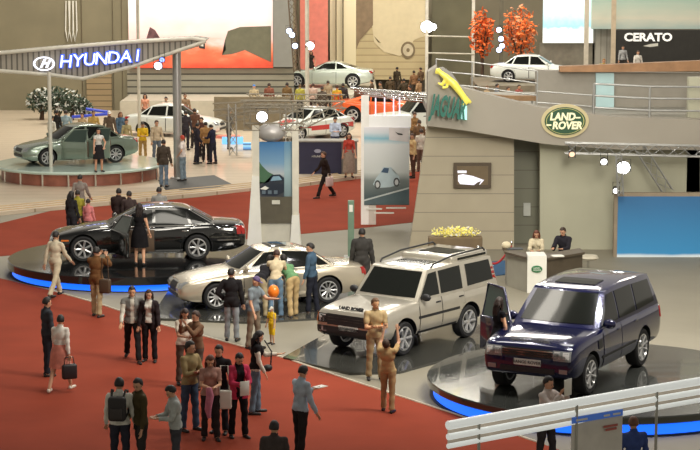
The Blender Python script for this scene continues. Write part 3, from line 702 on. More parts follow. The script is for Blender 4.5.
for dz, dy in ((.125, .3), (.125, .9), (.125, 1.5)):
    tube(b, [p + Vector((0, dy, dz - .12)) for p in walk], .035, 4)
tag(obj('step_strip', b, [mat((176, 152, 118), .5)]), 'brown wooden nosing strips along the step up to the pale floor', 'trim strip')
GLOSS = mat((62, 62, 58), .16, noise=.06, scale=1.0, coat=.6)
tag(obj('display_plate', slab([(283, 357), (330, 331), (372, 322), (468, 322), (522, 338), (400, 371.5), (350, 373)], 0, .05), [GLOSS]), 'glossy dark grey floor plate under the silver off-roader', 'display plate')
tag(obj('display_plate', slab([(150, 318), (172, 285), (300, 276), (392, 296), (386, 314), (250, 322)], 0, .05), [GLOSS]), 'glossy dark grey floor plate under the champagne saloon', 'display plate')
tag(obj('floor_mat_or_shade', slab([(166, 190), (158, 180), (214, 175), (232, 184), (205, 189)], .12, .135), [DARKG]), 'dark grey slab painted as shade on the pale floor beside the white round stage', 'mat')  # dark slab stands in for a shadow on the pale floor
# ------------------------------------------------------------------ turntables
BLUEL = mat((24, 96, 232), .4, noise=0, emit=1.7)
def turntable(c, r, h, label, deckm, rimm, ledm, th=.15):
    root = thing('turntable', label, 'turntable', (c.x, c.y, 0))
    b = bmesh.new(); lathe(b, [(.01, h), (r - .02, h), (r, h - .02), (r, h - th + .02), (r - .03, h - th), (.01, h - th)], 72); obj('deck', fixn(b), [deckm, rimm], root, 30)
    b = bmesh.new(); lathe(b, [(.01, h - th), (r - .22, h - th), (r - .12, .02), (.01, .02)], 72); obj('light_ring', fixn(b), [ledm], root, 30, )
    b = bmesh.new(); lathe(b, [(.01, .02), (r - .05, .02), (r - .05, 0), (.01, 0)], 72); obj('base', fixn(b), [DARKG], root, 30)
    return root
DECK = mat((66, 68, 66), .13, .35, noise=.08, scale=.8, coat=.5); DECKB = mat((30, 31, 32), .12, .2, noise=.05, coat=.6)
def nearwheels(f, r, z, track):
    A, B = G(*f, z), G(*r, z); d = (A - B).normalized(); n = Vector((d.y, -d.x, 0)); n = n if n.y > 0 else -n
    return (A + B) / 2 + n * track / 2, math.atan2(d.y, d.x), d
tc = G(602, 376, .38); turntable(tc, 3.45, .38, 'round dark turntable with blue glowing rim under the navy off-roader', DECK, TRIM, BLUEL)
m, a, d = nearwheels((583.5, 394), (637, 365), .38, 1.63); off = (1.62 - 1.26) / 2
rr, rrb = build_car(RANGE, 'dark navy blue off-roader with silver bar grille on the turntable, right door open', m - d * off, a, NAVY); RRP = (m - d * off, a)
tc2 = G(138, 256, .4); tc2.z = .4; turntable(tc2, 3.5, .4, 'round black turntable with blue glowing rim under the black saloon', DECKB, TRIM, BLUEL, .22)
m, a, d = nearwheels((84, 261.5), (197, 259.5), .4, 1.57); m.z = .4
XJo, _ = build_car(XJ, 'black four-door luxury saloon with alloy wheels on a black turntable, front door open', m - d * .205, a, BLACKP); XJP = (m - d * .085, a)
m, a, d = nearwheels((211.4, 310), (332, 302.5), .05, 1.54); build_car(ST_, 'champagne silver saloon with sunroof and a knot of visitors at its doors', m - d * .1, a, CHAMP)[0].scale = (.975, .975, .975); STP = (m - d * .1, a)
m, a, d = nearwheels((401, 354.5), (463, 337), .05, 1.54); dro, drb = build_car(DISCO, 'silver boxy off-roader with roof rails and stepped roof on a glossy floor plate', m - d * .23, a, SILVER); dro.scale = (.98, .98, .98); DP = (m - d * .23, a)
for s in (1, -1):                       # roof rails
    b = bmesh.new(); tube(b, [(.20, s * .70, 1.77), (.12, s * .71, 1.83), (-.1, s * .71, 1.86), (-.60, s * .71, 1.93), (-1.9, s * .70, 1.96), (-2.0, s * .69, 1.89)], .022, 8); obj('roof_rail', b, [TRIM], dro, 50)
def front_text(root, bvh, s, size, z, x, m, name='bonnet_lettering'):
    me = text_mesh(s, size, .012, m, .004); me.transform(Matrix.Rotation(pi / 2, 4, 'Z') @ Matrix.Rotation(math.radians(-35), 4, 'X'))
    h = bvh.ray_cast(Vector((x, 0, 5)), Vector((0, 0, -1))); o = put(name, me, root, (x, 0, (h[0].z if h[0] else z) + .02)); return o
front_text(dro, drb, 'LAND ROVER', .11, 1, 2.24, TRIM); front_text(rr, rrb, 'RANGE ROVER', .12, 1, 2.34, CHROME)
for root, s, x, z in ((dro, 'DISCOVERY', 2.385, .62), (rr, 'RANGE ROVER', 2.50, .69)):
    me = text_mesh(s, .085, .004, DARKG); me.transform(Matrix.Rotation(pi / 2, 4, 'Z')); put('plate_lettering', me, root, (x + .012, 0, z))
# ------------------------------------------------------------------ the near stand at the lower right
SEAM = (118, 112, 100)
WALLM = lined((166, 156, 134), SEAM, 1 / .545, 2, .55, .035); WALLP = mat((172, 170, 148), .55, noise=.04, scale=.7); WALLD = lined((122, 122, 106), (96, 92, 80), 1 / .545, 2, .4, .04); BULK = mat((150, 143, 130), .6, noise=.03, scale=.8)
YW = G(460, 250).y
bw = flat([(409, 251), (431, 100), (514, 100), (514, 251)], YW, .35); struct('wall_display', bw, WALLM, label='sand-coloured stand wall in wide horizontal panels with a raked left edge')
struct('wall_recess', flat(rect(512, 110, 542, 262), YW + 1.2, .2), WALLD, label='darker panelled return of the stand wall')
b = flat(rect(540, 128, 700, 252), YW + .1, .3); struct('wall_plain', b, WALLP, label='plain grey-green stand wall behind the information desk')
b = BX((W(720, 250, YW).x - 1, YW + .1, 0), (W(860, 250, YW).x, YW + .4, 5.0)); struct('wall_plain_side', b, WALLP)
bul = flat([(428, 72), (437, 66), (441, 84), (470, 89.5), (500, 98), (540, 107.5), (580, 113), (615, 117), (720, 121), (720, 150), (620, 149.5), (580, 147), (545, 144), (512, 138.5), (468, 131), (446, 128), (427, 126)], YW - .75, .8)
struct('wall_bulkhead', bul, BULK, label='sweeping grey bulkhead above the stand wall carrying the two emblems')
# upper deck
zdeck = W(500, 112, YW).z
b = BX((W(432, 0, YW).x, YW + .4, zdeck - .3), (W(760, 0, YW).x, YW + 9, zdeck - .1)); struct('floor_gallery', b, GREYP, label='upper gallery floor of the stand')
struct('wall_gallery', flat([(536, 70), (600, 72), (720, 73), (720, 125), (536, 115)], YW + 3, .3), mat((146, 140, 128), .6, noise=.04), label='grey back wall of the upper gallery')
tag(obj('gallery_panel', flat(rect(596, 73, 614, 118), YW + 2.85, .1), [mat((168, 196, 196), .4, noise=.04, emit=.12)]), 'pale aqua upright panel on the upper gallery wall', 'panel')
tag(obj('counter_ledge', flat([(560, 66.5), (612, 64.5), (720, 60), (720, 71), (612, 72), (560, 72)], YW + 2.6, .38), [mat((158, 118, 82), .6, noise=.15)]), 'brown wooden ledge along the top of the upper gallery wall', 'ledge')
def railing(pts, label, hts, r=.025, posts=None, group=None, m=STEEL, foot=None):
    root = thing('railing', label, 'railing', tuple(pts[0]), 0, group); o0 = Vector(pts[0])
    for h in hts:
        b = bmesh.new(); tube(b, [Vector(p) - o0 + Vector((0, 0, h)) for p in pts], r, 8); obj('rail', b, [m], root, 50)
    for p in (posts or pts):
        b = bmesh.new(); q = Vector(p) - o0; tube(b, [q if foot is None else Vector((q.x, q.y, foot - o0.z)), q + Vector((0, 0, max(hts)))], r * 1.1, 8); obj('post', b, [m], root, 50)
zr = W(600, 116, YW).z
railing([(W(594, 0, YW).x, YW - .35, zr - .05), (W(650, 0, YW).x, YW - .35, zr - .13), (W(716, 0, YW).x, YW - .35, zr - .15)], 'grey three-bar railing above the oval green emblem end of the bulkhead', (.32, .66, 1.0), .03)
railing([(W(538, 0, YW).x, YW - .1, zr + .1), (W(594, 0, YW).x, YW - .1, zr - .02)], 'grey handrail in front of the upper gallery wall left of the aqua panel', (.3, .62), .02)
railing([W(436, 92, YW + .5), W(472, 95, YW + .5), W(537, 104, YW + .5)], 'thin steel railing on the gallery behind the golden cat emblem', (.25, .6, .95), .02, foot=zdeck - .1)
hb = W(505, 98, YW + 1.5); root = thing('handrail', 'brown curved wooden handrail on the upper gallery', 'handrail', (hb.x, hb.y, zdeck - .1)); b = flat([(478, 93), (505, 95.5), (536, 96), (536, 101), (505, 101), (478, 98)], YW + 1.5, .3); b.transform(Matrix.Translation((-hb.x, -hb.y, -(zdeck - .1)))); obj('rail', b, [mat((146, 112, 74), .5, noise=.15)], root)
for u in (482, 508, 532): q = W(u, 99, YW + 1.65); b = bmesh.new(); tube(b, [(q.x - hb.x, .15, 0), (q.x - hb.x, .15, q.z - zdeck + .1)], .03); obj('post', b, [STEEL], root, 50)
# emblem: oval
ye = YW - .78; c = W(565, 121, ye); root = thing('oval_sign', 'green oval LAND ROVER emblem with a cream rim on the bulkhead', 'sign', tuple(c))
def oval(rx_, rz__, y0, y1, n=48):
    return prism([Vector((rx_ * math.cos(2 * pi * i / n), y1, rz__ * math.sin(2 * pi * i / n))) for i in range(n)], (0, y0 - y1, 0))
s_ = (W(589, 0, ye).x - W(541, 0, ye).x) / 2; h_ = (W(0, 104, ye).z - W(0, 138, ye).z) / 2
obj('rim', oval(s_, h_, -.02, .06), [mat((196, 182, 138), .4, noise=.03)], root, 40); obj('face', oval(s_ * .86, h_ * .82, -.05, .03), [mat((30, 74, 44), .4, noise=.05)], root, 40)
obj('inner_line', fixn((lambda b: (lathe(b, [(s_ * .80, -.06), (s_ * .80, -.052), (s_ * .775, -.052), (s_ * .775, -.06)], 40, 'Y', close=True), bmesh.ops.scale(b, vec=(1, 1, h_ * .82 / (s_ * .86)), verts=b.verts[:]), b)[2])(bmesh.new())), [mat((196, 190, 120), .4)], root)
CREAM = mat((238, 232, 190), .5, noise=0, emit=.25)
for t, x, z in (('LAND', -.08, .12), ('ROVER', .05, -.13)):
    put('lettering', text_mesh(t, .29, .015, CREAM, .012, .15, .92), root, (x, -.06, z))
for x0, z0 in ((.36, .10), (-.46, -.11)):
    b = BX((x0 - .07, -.07, z0 - .02), (x0 + .07, -.05, z0 + .02)); obj('dash', b, [CREAM], root)
# emblem: leaping cat and letters
yj = YW - 1.05; o0 = W(450, 98, yj); root = thing('leaping_cat_sign', 'golden leaping cat above teal JAGUAR letters on the left end of the bulkhead', 'sign', tuple(o0))
GOLD = mat((234, 220, 96), .35, .2, noise=.04, emit=.3)
def wp(u, v, dy=0): return W(u, v, yj) - o0 + Vector((0, dy, 0))
b = bmesh.new()
capsule(b, wp(445, 76), wp(454, 84), .09, .11); capsule(b, wp(454, 84), wp(464, 97), .11, .085); capsule(b, wp(439, 71.5), wp(446, 77), .07, .085); capsule(b, wp(438, 71), wp(436.5, 72.5), .09, .05)
capsule(b, wp(446, 79), wp(442, 85), .06, .04); capsule(b, wp(442, 85), wp(438.5, 83), .04, .03); capsule(b, wp(448, 80, .06), wp(447, 87, .06), .06, .04); capsule(b, wp(447, 87), wp(443, 88), .04, .03)
capsule(b, wp(463, 96), wp(466, 103), .09, .06); capsule(b, wp(466, 103), wp(462, 104.5), .05, .04); capsule(b, wp(464, 97), wp(470, 102), .08, .05); capsule(b, wp(464, 94), wp(459, 88), .03, .02); capsule(b, wp(437, 69.5), wp(439, 68.5), .03, .02)
me = remeshed(b, .022, 4); me.materials.clear(); me.materials.append(GOLD); me.shade_smooth(); put('cat', me, root)
b = flat([(437, 68), (443, 67), (452, 73), (470, 99), (468, 103), (459, 95)], yj + .25, .06); b.transform(Matrix.Translation(-o0)); obj('backing', b, [mat((130, 128, 128), .4, .4, noise=0)], root)
me = text_mesh('JAGUAR', .80, .05, mat((30, 96, 82), .35, noise=.04, emit=.1), .03, 0, .335); me.transform(Matrix.Rotation(math.radians(9), 4, 'Y')); put('lettering', me, root, tuple(wp(448.5, 108)))
tag(obj('fascia_light', flat([(462, 105), (467, 106), (467, 120), (461, 119)], YW - .85, .05), [mat((170, 225, 215), .4, noise=0, emit=.8)]), 'narrow pale aqua light at the right of the teal letters', 'light')
# screen
def framed(name, label, cat, u0, v0, u1, v1, Y, m, fm, fr=.05, th=.1):
    c = W((u0 + u1) / 2, (v0 + v1) / 2, Y); root = thing(name, label, cat, tuple(c)); hw = (W(u1, 0, Y).x - W(u0, 0, Y).x) / 2; hh = (W(0, v0, Y).z - W(0, v1, Y).z) / 2
    b = BX((-hw, 0, -hh), (hw, th, hh)); obj('frame', b, [fm], root); obj('picture', BX((-hw + fr, -.012, -hh + fr), (hw - fr, .01, hh - fr)), [m], root)
    def P(u, v, d=.02): q = W(u, v, Y) - c; q.y = -.012 - d; return q
    def add(nm, pts, mm, d=.012, lab=None):
        o = obj(nm, prism([P(u, v, d) for u, v in pts], (0, d * .9, 0)), [mm], root)
        if lab: o['label'] = lab
    return root, P, add
BRN = mat((76, 62, 44), .5, noise=.05)
r_, P, add = framed('wall_screen', 'small dark framed screen on the sand-coloured stand wall showing a white car', 'screen', 453.5, 163, 491.5, 188, YW - .12, mat((98, 82, 58), .4, noise=.1, emit=.12), BRN, .09)
SCW = mat((225, 225, 238), .4, noise=0, emit=.5)
add('screen_car', [(458, 175), (463, 174), (473, 176), (484, 180), (480, 184.5), (473, 185), (460, 184), (458, 181)], SCW); add('screen_caption', rect(457.5, 170.5, 466.5, 173), SCW); add('screen_wheel', [(474, 184.8), (478, 182), (481, 181), (479, 184.5)], BRN, .02)
tag(obj('wall_notice', flat(rect(523.5, 203, 530.5, 216), YW + 1.12, .04), [mat((188, 190, 182), .5)]), 'small pale notice on the darker wall return behind the desk', 'notice')
# blue display with lamps over it
r_, P, add = framed('light_box', 'large blue lit display panel on the right of the stand wall', 'display panel', 613, 193, 726, 263, YW - 1.3, ramp_mat([(0, (215, 220, 222)), (.06, (200, 212, 218)), (.10, (52, 132, 182)), (1, (44, 96, 140))], 2, .05, emit=.15), mat((142, 128, 108), .6), .1, .2)
tag(obj('plinth', flat(rect(611, 262, 730, 292), YW - 1.4, .4), [mat((120, 92, 66), .6)]), 'brown plinth below the large blue display panel', 'plinth')
r_, P, add = framed('picture_board', 'small picture board of a silver car under the blue panel', 'picture', 628, 263, 650, 277, YW - 1.7, ramp_mat([(0, (120, 86, 56)), (.4, (160, 126, 84)), (.55, (214, 216, 214)), (1, (206, 214, 218))], 2), WHITE, .02, .05)
add('printed_car', [(631, 273), (633, 270), (638, 268.5), (643, 268.5), (648, 271), (648, 274), (631, 274.5)], mat((120, 128, 140), .4))
root = thing('lighting_truss', 'steel lighting truss hung over the blue display panel', 'lighting truss', tuple(W(565, 148, YW - .9))); o0 = W(565, 148, YW - .9)
b = bmesh.new(); truss(b, Vector((0, 0, 0)), W(730, 152, YW - .9) - o0, .30, .02); obj('beam', b, [STEEL], root, 50)
b = bmesh.new(); truss(b, W(613, 150, YW - .9) - o0 + Vector((0, -1.2, 0)), W(615, 190, YW - .9) - o0 + Vector((0, -1.2, 0)), .15, .015); obj('drop_frame', b, [STEEL], root, 50)
b = bmesh.new(); truss(b, W(640, 148, YW - .9) - o0, W(668, 192, YW - .9) - o0, .28, .018); obj('drop_frame', b, [STEEL], root, 50)
def spotlight(p, label, r=.14, em=9, col=(255, 255, 255), d=(0, -1, -.25), group=None):
    root = thing('spotlight', label, 'spotlight', tuple(p), 0, group); Mx = frame(d, (0, 0, 1)); b = bmesh.new(); lathe(b, [(r * .45, -.28), (r * .8, -.2), (r, 0), (r * .93, 0), (r * .7, -.15)], 16, close=True); b.transform(Mx); obj('housing', fixn(b), [TRIM], root, 40)
    b = bmesh.new(); lathe(b, [(.001, -.02), (r * .93, -.02), (r * .93, -.05), (.001, -.05)], 16); b.transform(Mx); obj('lens', fixn(b), [mat(col, .4, noise=0, emit=em)], root)
    b = bmesh.new(); tube(b, [(r, 0, -.1), (r, 0, .25), (-r, 0, .25), (-r, 0, -.1)], .012, 5, False); obj('yoke', b, [TRIM], root)
spotlight(W(604, 162, YW - 1.6), 'small lit spotlight at the left end of the truss over the blue panel', .10, 4)
spotlight(W(623.5, 168, YW - 1.7), 'large glaring white lamp above the blue display panel', .2, 14)
spotlight(W(616, 191, YW - 1.7), 'small lamp at the upper left corner of the blue display panel', .09, 3)
spotlight(W(572, 154.5, YW - 1.3), 'small warm lamp at the tip of the truss on the plain wall', .09, .9, (235, 200, 170))
# ------------------------------------------------------------------ information desk
DT = mat((84, 74, 60), .5, noise=.08)
p0 = G(507, 286); p1 = G(528, 292.5); p2 = G(546, 292.5); p3 = G(582, 286); root = thing('reception_desk', 'long information desk with a white front panel bearing a green oval', 'desk', (p0.x, p0.y, 0)); o0 = Vector((p0.x, p0.y, 0))
def poly(pts, z0, z1): return prism([Vector((p.x, p.y, z1)) - o0 for p in pts], (0, 0, z0 - z1))
bk = Vector((0, .65, 0))
obj('side_panel', poly([p0, p1, p1 + bk, p0 + bk], 0, .86), [mat((150, 146, 132), .5, noise=.04)], root); obj('dark_panel', poly([p2, p3, p3 + bk, p2 + bk], 0, .84), [DT], root, )
obj('front_panel', poly([p1 + Vector((-.03, -.08, 0)), p2 + Vector((0, -.08, 0)), p2 + bk, p1 + bk], 0, .95), [WHITE], root)
obj('worktop', poly([p0 + Vector((-.08, -.08, 0)), p1 + Vector((-.05, -.06, 0)), p1 + bk, p0 + bk + Vector((-.08, .05, 0))], .86, .92), [DT], root); obj('worktop', poly([p2 + Vector((.02, -.08, 0)), p3 + Vector((.05, -.06, 0)), p3 + bk, p2 + bk], .84, .90), [DT], root)
oc = (p1 + p2) / 2 - o0; b = oval(.14, .09, -.03, 0); b.transform(Matrix.Translation((oc.x - .02, oc.y - .08, .62))); obj('oval_emblem', b, [mat((40, 110, 66), .4)], root)
for k, (t, dx, dz) in enumerate((('LAND', -.015, .025), ('ROVER', .01, -.03))): put('emblem_lettering', text_mesh(t, .065, .004, WHITE), root, (oc.x - .02 + dx, oc.y - .113, .62 + dz))
def paper(p, label, sx=.3, sy=.22, m=WHITE, name='brochure_stack', cat='papers', h=.03): tag(obj(name, rbox((-sx / 2, -sy / 2, 0), (sx / 2, sy / 2, h), .005, 1), [m], None, None, tuple(p), .2), label, cat)
paper(p0 + Vector((.2, .3, .92)), 'stack of dark brochures on the left end of the information desk', .42, .24, mat((70, 74, 78), .4)); paper(p2 + Vector((.3, .2, .90)), 'white papers on the desk in front of the man in the dark suit')
b = bmesh.new(); ell(b, (0, 0, .1), (.13, .1, .1)); tag(obj('bowl', b, [mat((204, 192, 160), .5)], None, 60, tuple(p0 + Vector((-.0, .35, .92)))), 'small cream bowl at the left corner of the information desk', 'bowl')
st = G(588, 273); root = thing('bar_stool', 'low stool with a pale round cushion by the right end of the desk', 'stool', (st.x, st.y, 0))
b = bmesh.new(); lathe(b, [(.01, .38), (.24, .38), (.28, .42), (.24, .48), (.01, .49)], 28); obj('seat', fixn(b), [mat((196, 188, 168), .7)], root, 50); b = bmesh.new(); tube(b, [(0, 0, .03), (0, 0, .38)], .035); obj('column', b, [CHROME], root, 40); b = bmesh.new(); lathe(b, [(.01, 0), (.24, 0), (.22, .03), (.01, .04)], 24); obj('foot', fixn(b), [CHROME], root, 40)
for u, l in ((541, 'dark office stool under the person in the cream jacket behind the desk'), (569, 'dark office stool under the person in the dark suit behind the desk')):
    q = G(u, 284); root = thing('office_stool', l, 'stool', (q.x, q.y + (1.42 if u < 550 else 1.37), 0)); b = bmesh.new(); lathe(b, [(.01, .38), (.2, .38), (.2, .43), (.01, .44)], 24); obj('seat', fixn(b), [TRIM], root, 40); b = bmesh.new(); tube(b, [(0, 0, .03), (0, 0, .38)], .03); obj('column', b, [CHROME], root, 40); b = bmesh.new(); lathe(b, [(.01, 0), (.2, 0), (.18, .03), (.01, .04)], 24); obj('foot', fixn(b), [CHROME], root, 40)
# flower box, rope
fp = G(455, 262); root = thing('flower_box', 'flower box of yellow and white blooms behind the silver off-roader', 'flower box', (fp.x, fp.y, 0)); obj('box', rbox((-.75, -.2, 0), (.75, .2, .72), .02), [mat((110, 92, 66), .6)], root)
obj('blooms', foliage(420, (0, 0, .85), (.72, .2, .16), .05, 3), [mat((236, 224, 120), .6, noise=.1, emit=.15), WHITE], root)['kind'] = 'stuff'
q0 = G(478, 285); q1 = G(511, 280)
for p, l in ((q0, 'chrome rope post nearest the rear of the silver off-roader'), (q1, 'chrome rope post beside the left end of the desk')):
    root = thing('rope_post', l, 'barrier post', (p.x, p.y, 0)); b = bmesh.new(); tube(b, [(0, 0, .02), (0, 0, .98)], .025); obj('post', b, [CHROME], root, 40); b = bmesh.new(); lathe(b, [(.01, 0), (.17, 0), (.15, .03), (.01, .045)], 24); obj('base', fixn(b), [CHROME], root, 40); b = bmesh.new(); ell(b, (0, 0, 1.0), (.045, .045, .045)); obj('ball', b, [CHROME], root, 40)
b = bmesh.new(); tube(b, [q0.lerp(q1, t) + Vector((0, 0, .92 - .42 * math.sin(pi * t))) for t in [i / 12 for i in range(13)]], .028, 8); tag(obj('barrier_rope', b, [mat((178, 40, 44), .7)], None, 50), 'red rope hanging between the two chrome posts by the stand wall', 'rope')
tag(obj('floor_mat_or_shade', slab([(484, 262), (510, 260), (508, 274), (482, 277)], 0, .02), [mat((48, 84, 118), .9)]), 'blue mat behind the red rope at the foot of the stand wall', 'mat')
# green pillar sign
p = G(351, 257); root = thing('pillar_sign', 'slim grey-green upright pillar sign beside the man in the dark coat', 'sign', (p.x, p.y, 0)); obj('column', rbox((-.09, -.06, 0), (.09, .06, 1.62), .015), [mat((104, 128, 108), .5, noise=.1)], root); obj('foot', rbox((-.2, -.2, 0), (.2, .2, .03), .008), [STEEL], root); put('lettering', text_mesh('INFO', .1, .004, WHITE) if 0 else mesh_of(BX((-.05, -.066, 1.3), (.05, -.06, 1.5)), 'mark', [WHITE]), root)
# ------------------------------------------------------------------ banner towers
def post(root, a, b_, r, m, nm='post', n=8):
    b = bmesh.new(); tube(b, [a, b_], r, n); return obj(nm, b, [m], root, 50)
DULL = mat((138, 130, 114), .5, .3, noise=.08)
YA = G(272, 247).y; oA = Vector((G(272, 247).x, YA, 0)); root = thing('banner_tower', 'tower of white posts with a coastal car poster beneath a bright lamp', 'banner tower', tuple(oA))
def A(u, v, dy=0): return W(u, v, YA) - oA + Vector((0, dy, 0))
for (a1, a2) in (((256, 246), (256, 126)), ((295.5, 246), (295.5, 126))): obj('post', BX(A(a1[0] - 3, a1[1]), A(a2[0] + 3, a2[1], .2)), [mat((206, 200, 184), .5, noise=.06)], root)
obj('foot', prism([A(247, 247, -.05), A(262, 247, -.05), A(259, 176, -.05), A(252, 176, -.05)], (0, .5, 0)), [WHITE], root); obj('foot', prism([A(290, 247, -.05), A(301, 247, -.05), A(299, 215, -.05), A(292, 215, -.05)], (0, .5, 0)), [WHITE], root)
obj('kick_board', BX(A(260, 247, .05), A(291, 222, .4)), [mat((196, 192, 176), .5, noise=.05)], root); obj('plinth', BX(A(259, 223, -.02), A(292, 197, .4)), [mat((84, 78, 62), .55, noise=.1)], root)
obj('plinth_caption', BX(A(272, 204, -.06), A(280, 200, -.04)), [mat((200, 198, 184), .5)], root)
po = obj('poster', BX(A(258, 198, .05), A(284, 142, .1)), [ramp_mat([(0, (56, 78, 92)), (.30, (86, 104, 108)), (.42, (170, 176, 178)), (.62, (108, 146, 176)), (1, (44, 104, 156))], 2, .05)], root)
def onA(nm, pts, m, d=.02): obj(nm, prism([A(u, v, .05 - d) for u, v in pts], (0, d * .9, 0)), [m], po)
onA('printed_hill', [(258, 160), (262, 166), (268, 172), (276, 176), (276, 181), (258, 184)], mat((62, 98, 70), .6)); onA('printed_road', [(258, 182), (283.5, 184), (283.5, 198), (258, 198)], mat((60, 62, 66), .5))
onA('printed_car', [(259, 188), (263, 184), (269, 182), (272, 175), (280, 174.5), (284, 178), (284, 192), (276, 196), (262, 195)], mat((30, 40, 54), .3, coat=1), .035); onA('printed_windscreen', [(270.5, 181), (273, 176.5), (279, 176), (282, 180)], mat((128, 160, 178), .3), .045); onA('printed_headlamp', [(260, 189), (265, 186), (269, 188), (266, 190)], WHITE, .045)
for ix in (262, 268, 274): onA('printed_grille_bar', rect(ix, 190.5, ix + 3.5, 194), mat((96, 110, 120), .3), .045)
obj('side_banner', BX(A(284, 200, .12), A(292.5, 142, .15)), [ramp_mat([(0, (110, 130, 132)), (.5, (150, 174, 180)), (1, (84, 132, 164))], 2, .1)], root)
b = bmesh.new(); ell(b, A(271, 133, .2), (.42, .35, .28), 20, 10); obj('reflector', b, [mat((176, 172, 168), .4, .3, noise=.06)], root, 60)
for (p1, p2) in (((243, 127), (303, 127)), ((243, 108), (303, 108)), ((240, 104), (345, 105))):
    b = bmesh.new(); truss(b, A(*p1, .1), A(*p2, .1), .2, .014); obj('cross_beam', b, [DULL], root, 50)
for u in (247, 300, 283): b = bmesh.new(); truss(b, A(u, 128, .1), A(u, 104, .1), .18, .013); obj('upright_frame', b, [DULL], root, 50)
b = bmesh.new(); truss(b, A(300, 127, .1), A(345, 105, .1), .2, .013); obj('diagonal_frame', b, [DULL], root, 50)
b = bmesh.new(); truss(b, A(243, 102, 1.8), A(345, 103, 1.8), .2, .013); obj('cross_beam', b, [DULL], root, 50)
spotlight(W(262, 117, YA - .4), 'glaring round lamp on top of the coastal poster tower', .17, 14)
YB = G(386, 225).y; oB = Vector((G(386, 225).x, YB, 0)); root = thing('banner_tower', 'white banner tower printed with a pale blue car, under a chrome rail canopy', 'banner tower', tuple(oB))
def Bp(u, v, dy=0): return W(u, v, YB) - oB + Vector((0, dy, 0))
obj('post', BX(Bp(361, 225, 0), Bp(369, 96, .3)), [mat((226, 222, 214), .5, noise=.04, emit=.1)], root)
po = obj('banner', BX(Bp(364, 205, -.03), Bp(409.5, 127, 0)), [ramp_mat([(0, (66, 78, 82)), (.12, (72, 86, 88)), (.32, (120, 128, 124)), (.42, (196, 200, 196)), (.78, (214, 216, 214)), (.86, (132, 184, 200)), (.93, (210, 216, 220)), (1, (226, 222, 226))], 2, .04)], root)
def onB(nm, pts, m, d=.02): obj(nm, prism([Bp(u, v, -.03 - d) for u, v in pts], (0, d * .9, 0)), [m], po)
onB('printed_car', [(373, 184), (376, 178), (380, 173), (383, 167), (391, 167), (394, 172), (399, 176), (400, 184), (390, 187), (376, 188)], mat((176, 192, 196), .4)); onB('printed_window', [(381, 172), (384, 167.5), (389, 168), (388, 173)], mat((60, 84, 108), .3), .03)
for (cu, cv, rr_) in ((377.5, 184.5, 4), (396.5, 182, 4)): onB('printed_wheel', [(cu + rr_ * .8 * math.cos(t), cv + rr_ * 1.15 * math.sin(t)) for t in [2 * pi * i / 14 for i in range(14)]], mat((70, 74, 74), .5), .03); onB('printed_rim', [(cu + rr_ * .45 * math.cos(t), cv + rr_ * .7 * math.sin(t)) for t in [2 * pi * i / 14 for i in range(14)]], mat((196, 198, 196), .5), .038)
onB('printed_road', [(364, 199), (409, 187), (409, 204.5), (364, 204.5)], mat((78, 96, 100), .5)); onB('printed_line', [(364, 199.5), (409, 187), (409, 188.5), (364, 201)], mat((190, 196, 192), .5), .03); onB('printed_script', [(395, 131.5), (398, 133), (402, 133.5), (403, 135), (398, 134.5)], DARKG, .03)
onB('banner_side', [(389, 127.5), (409, 128), (409, 142), (389, 140)], mat((208, 200, 196), .5), .012)
obj('header_box', BX(Bp(369, 127, .0), Bp(411, 116, .5)), [mat((232, 230, 226), .5, noise=.02, emit=.15)], root)
WL = mat((236, 226, 250), .4, noise=0, emit=.6)
for u in (375, 384, 393, 399): obj('light_tube', BX(Bp(u, 117, .1), Bp(u + 1.3, 98, .16)), [WL], root)
for i, (a1, a2, dy) in enumerate((((350, 88), (430, 95), 0), ((354, 92), (432, 99), .6), ((358, 96), (434, 103), 1.2), ((366, 99), (430, 106), 1.6))): post(root, Bp(*a1, dy), Bp(*a2, dy), .045, CHROME, 'canopy_rail')
for a1, a2 in (((356, 89), (366, 99)), ((380, 91), (388, 102)), ((404, 93), (411, 104)), ((428, 95), (432, 104))): post(root, Bp(*a1, 0), Bp(*a2, 1.4), .03, CHROME, 'canopy_rail')
for u, v, t in ((366, 208, 16), (386, 207, 20), (374, 212, 20)): obj('caption_strip', BX(Bp(u, v + 1.5, -.05), Bp(u + t, v, -.03)), [WHITE], root)
b = obj('lower_panel', BX(Bp(369, 225, 0), Bp(376, 205, .2)), [mat((206, 196, 184), .5)], root)
# ------------------------------------------------------------------ far hall: walls and the big prints
YL, YR = 104.0, 118.0
OLIVE = mat((132, 124, 100), .7, noise=.08, scale=.5); LOUV = lined((146, 142, 126), (70, 68, 60), 1 / .33, 2, .5, .22); LOUVT = lined((152, 132, 100), (96, 84, 62), 1 / .3, 2, .6, .15)
def wallz(u0, u1, Y, z0, z1, m, name, label=None, th=.3):
    o = obj(name, BX((W(u0, 80, Y).x, Y, z0), (W(u1, 80, Y).x, Y + th, z1)), [m]); o['kind'] = 'structure'
    if label: o['label'] = label
wallz(-80, 290, YL, 0, 9, OLIVE, 'wall_back_left', 'olive back wall of the far left stand')
wallz(276, 800, YR, 0, 9, mat((120, 112, 92), .7, noise=.1, scale=.4), 'wall_back_right', 'dim back wall of the far right stands')
b = BX((W(285, 80, YL).x, YL + .3, 0), (W(285, 80, YL).x + .3, YR, 9)); struct('wall_back_return', b, OLIVE)
def lbox(name, label, cat, u0, v0, u1, v1, Y, th, m, z0=None): 
    a = W(u0, v0, Y); c = W(u1, v1, Y); b = BX((a.x, Y, c.z if z0 is None else z0), (c.x, Y + th, a.z)); return tag(obj(name, b, [m]), label, cat)
lbox('louvre_panel', 'wide grey louvred panel beneath the fiery orange print', 'louvred panel', 127, 66, 294, 100, YL - .25, .2, LOUV, .3)
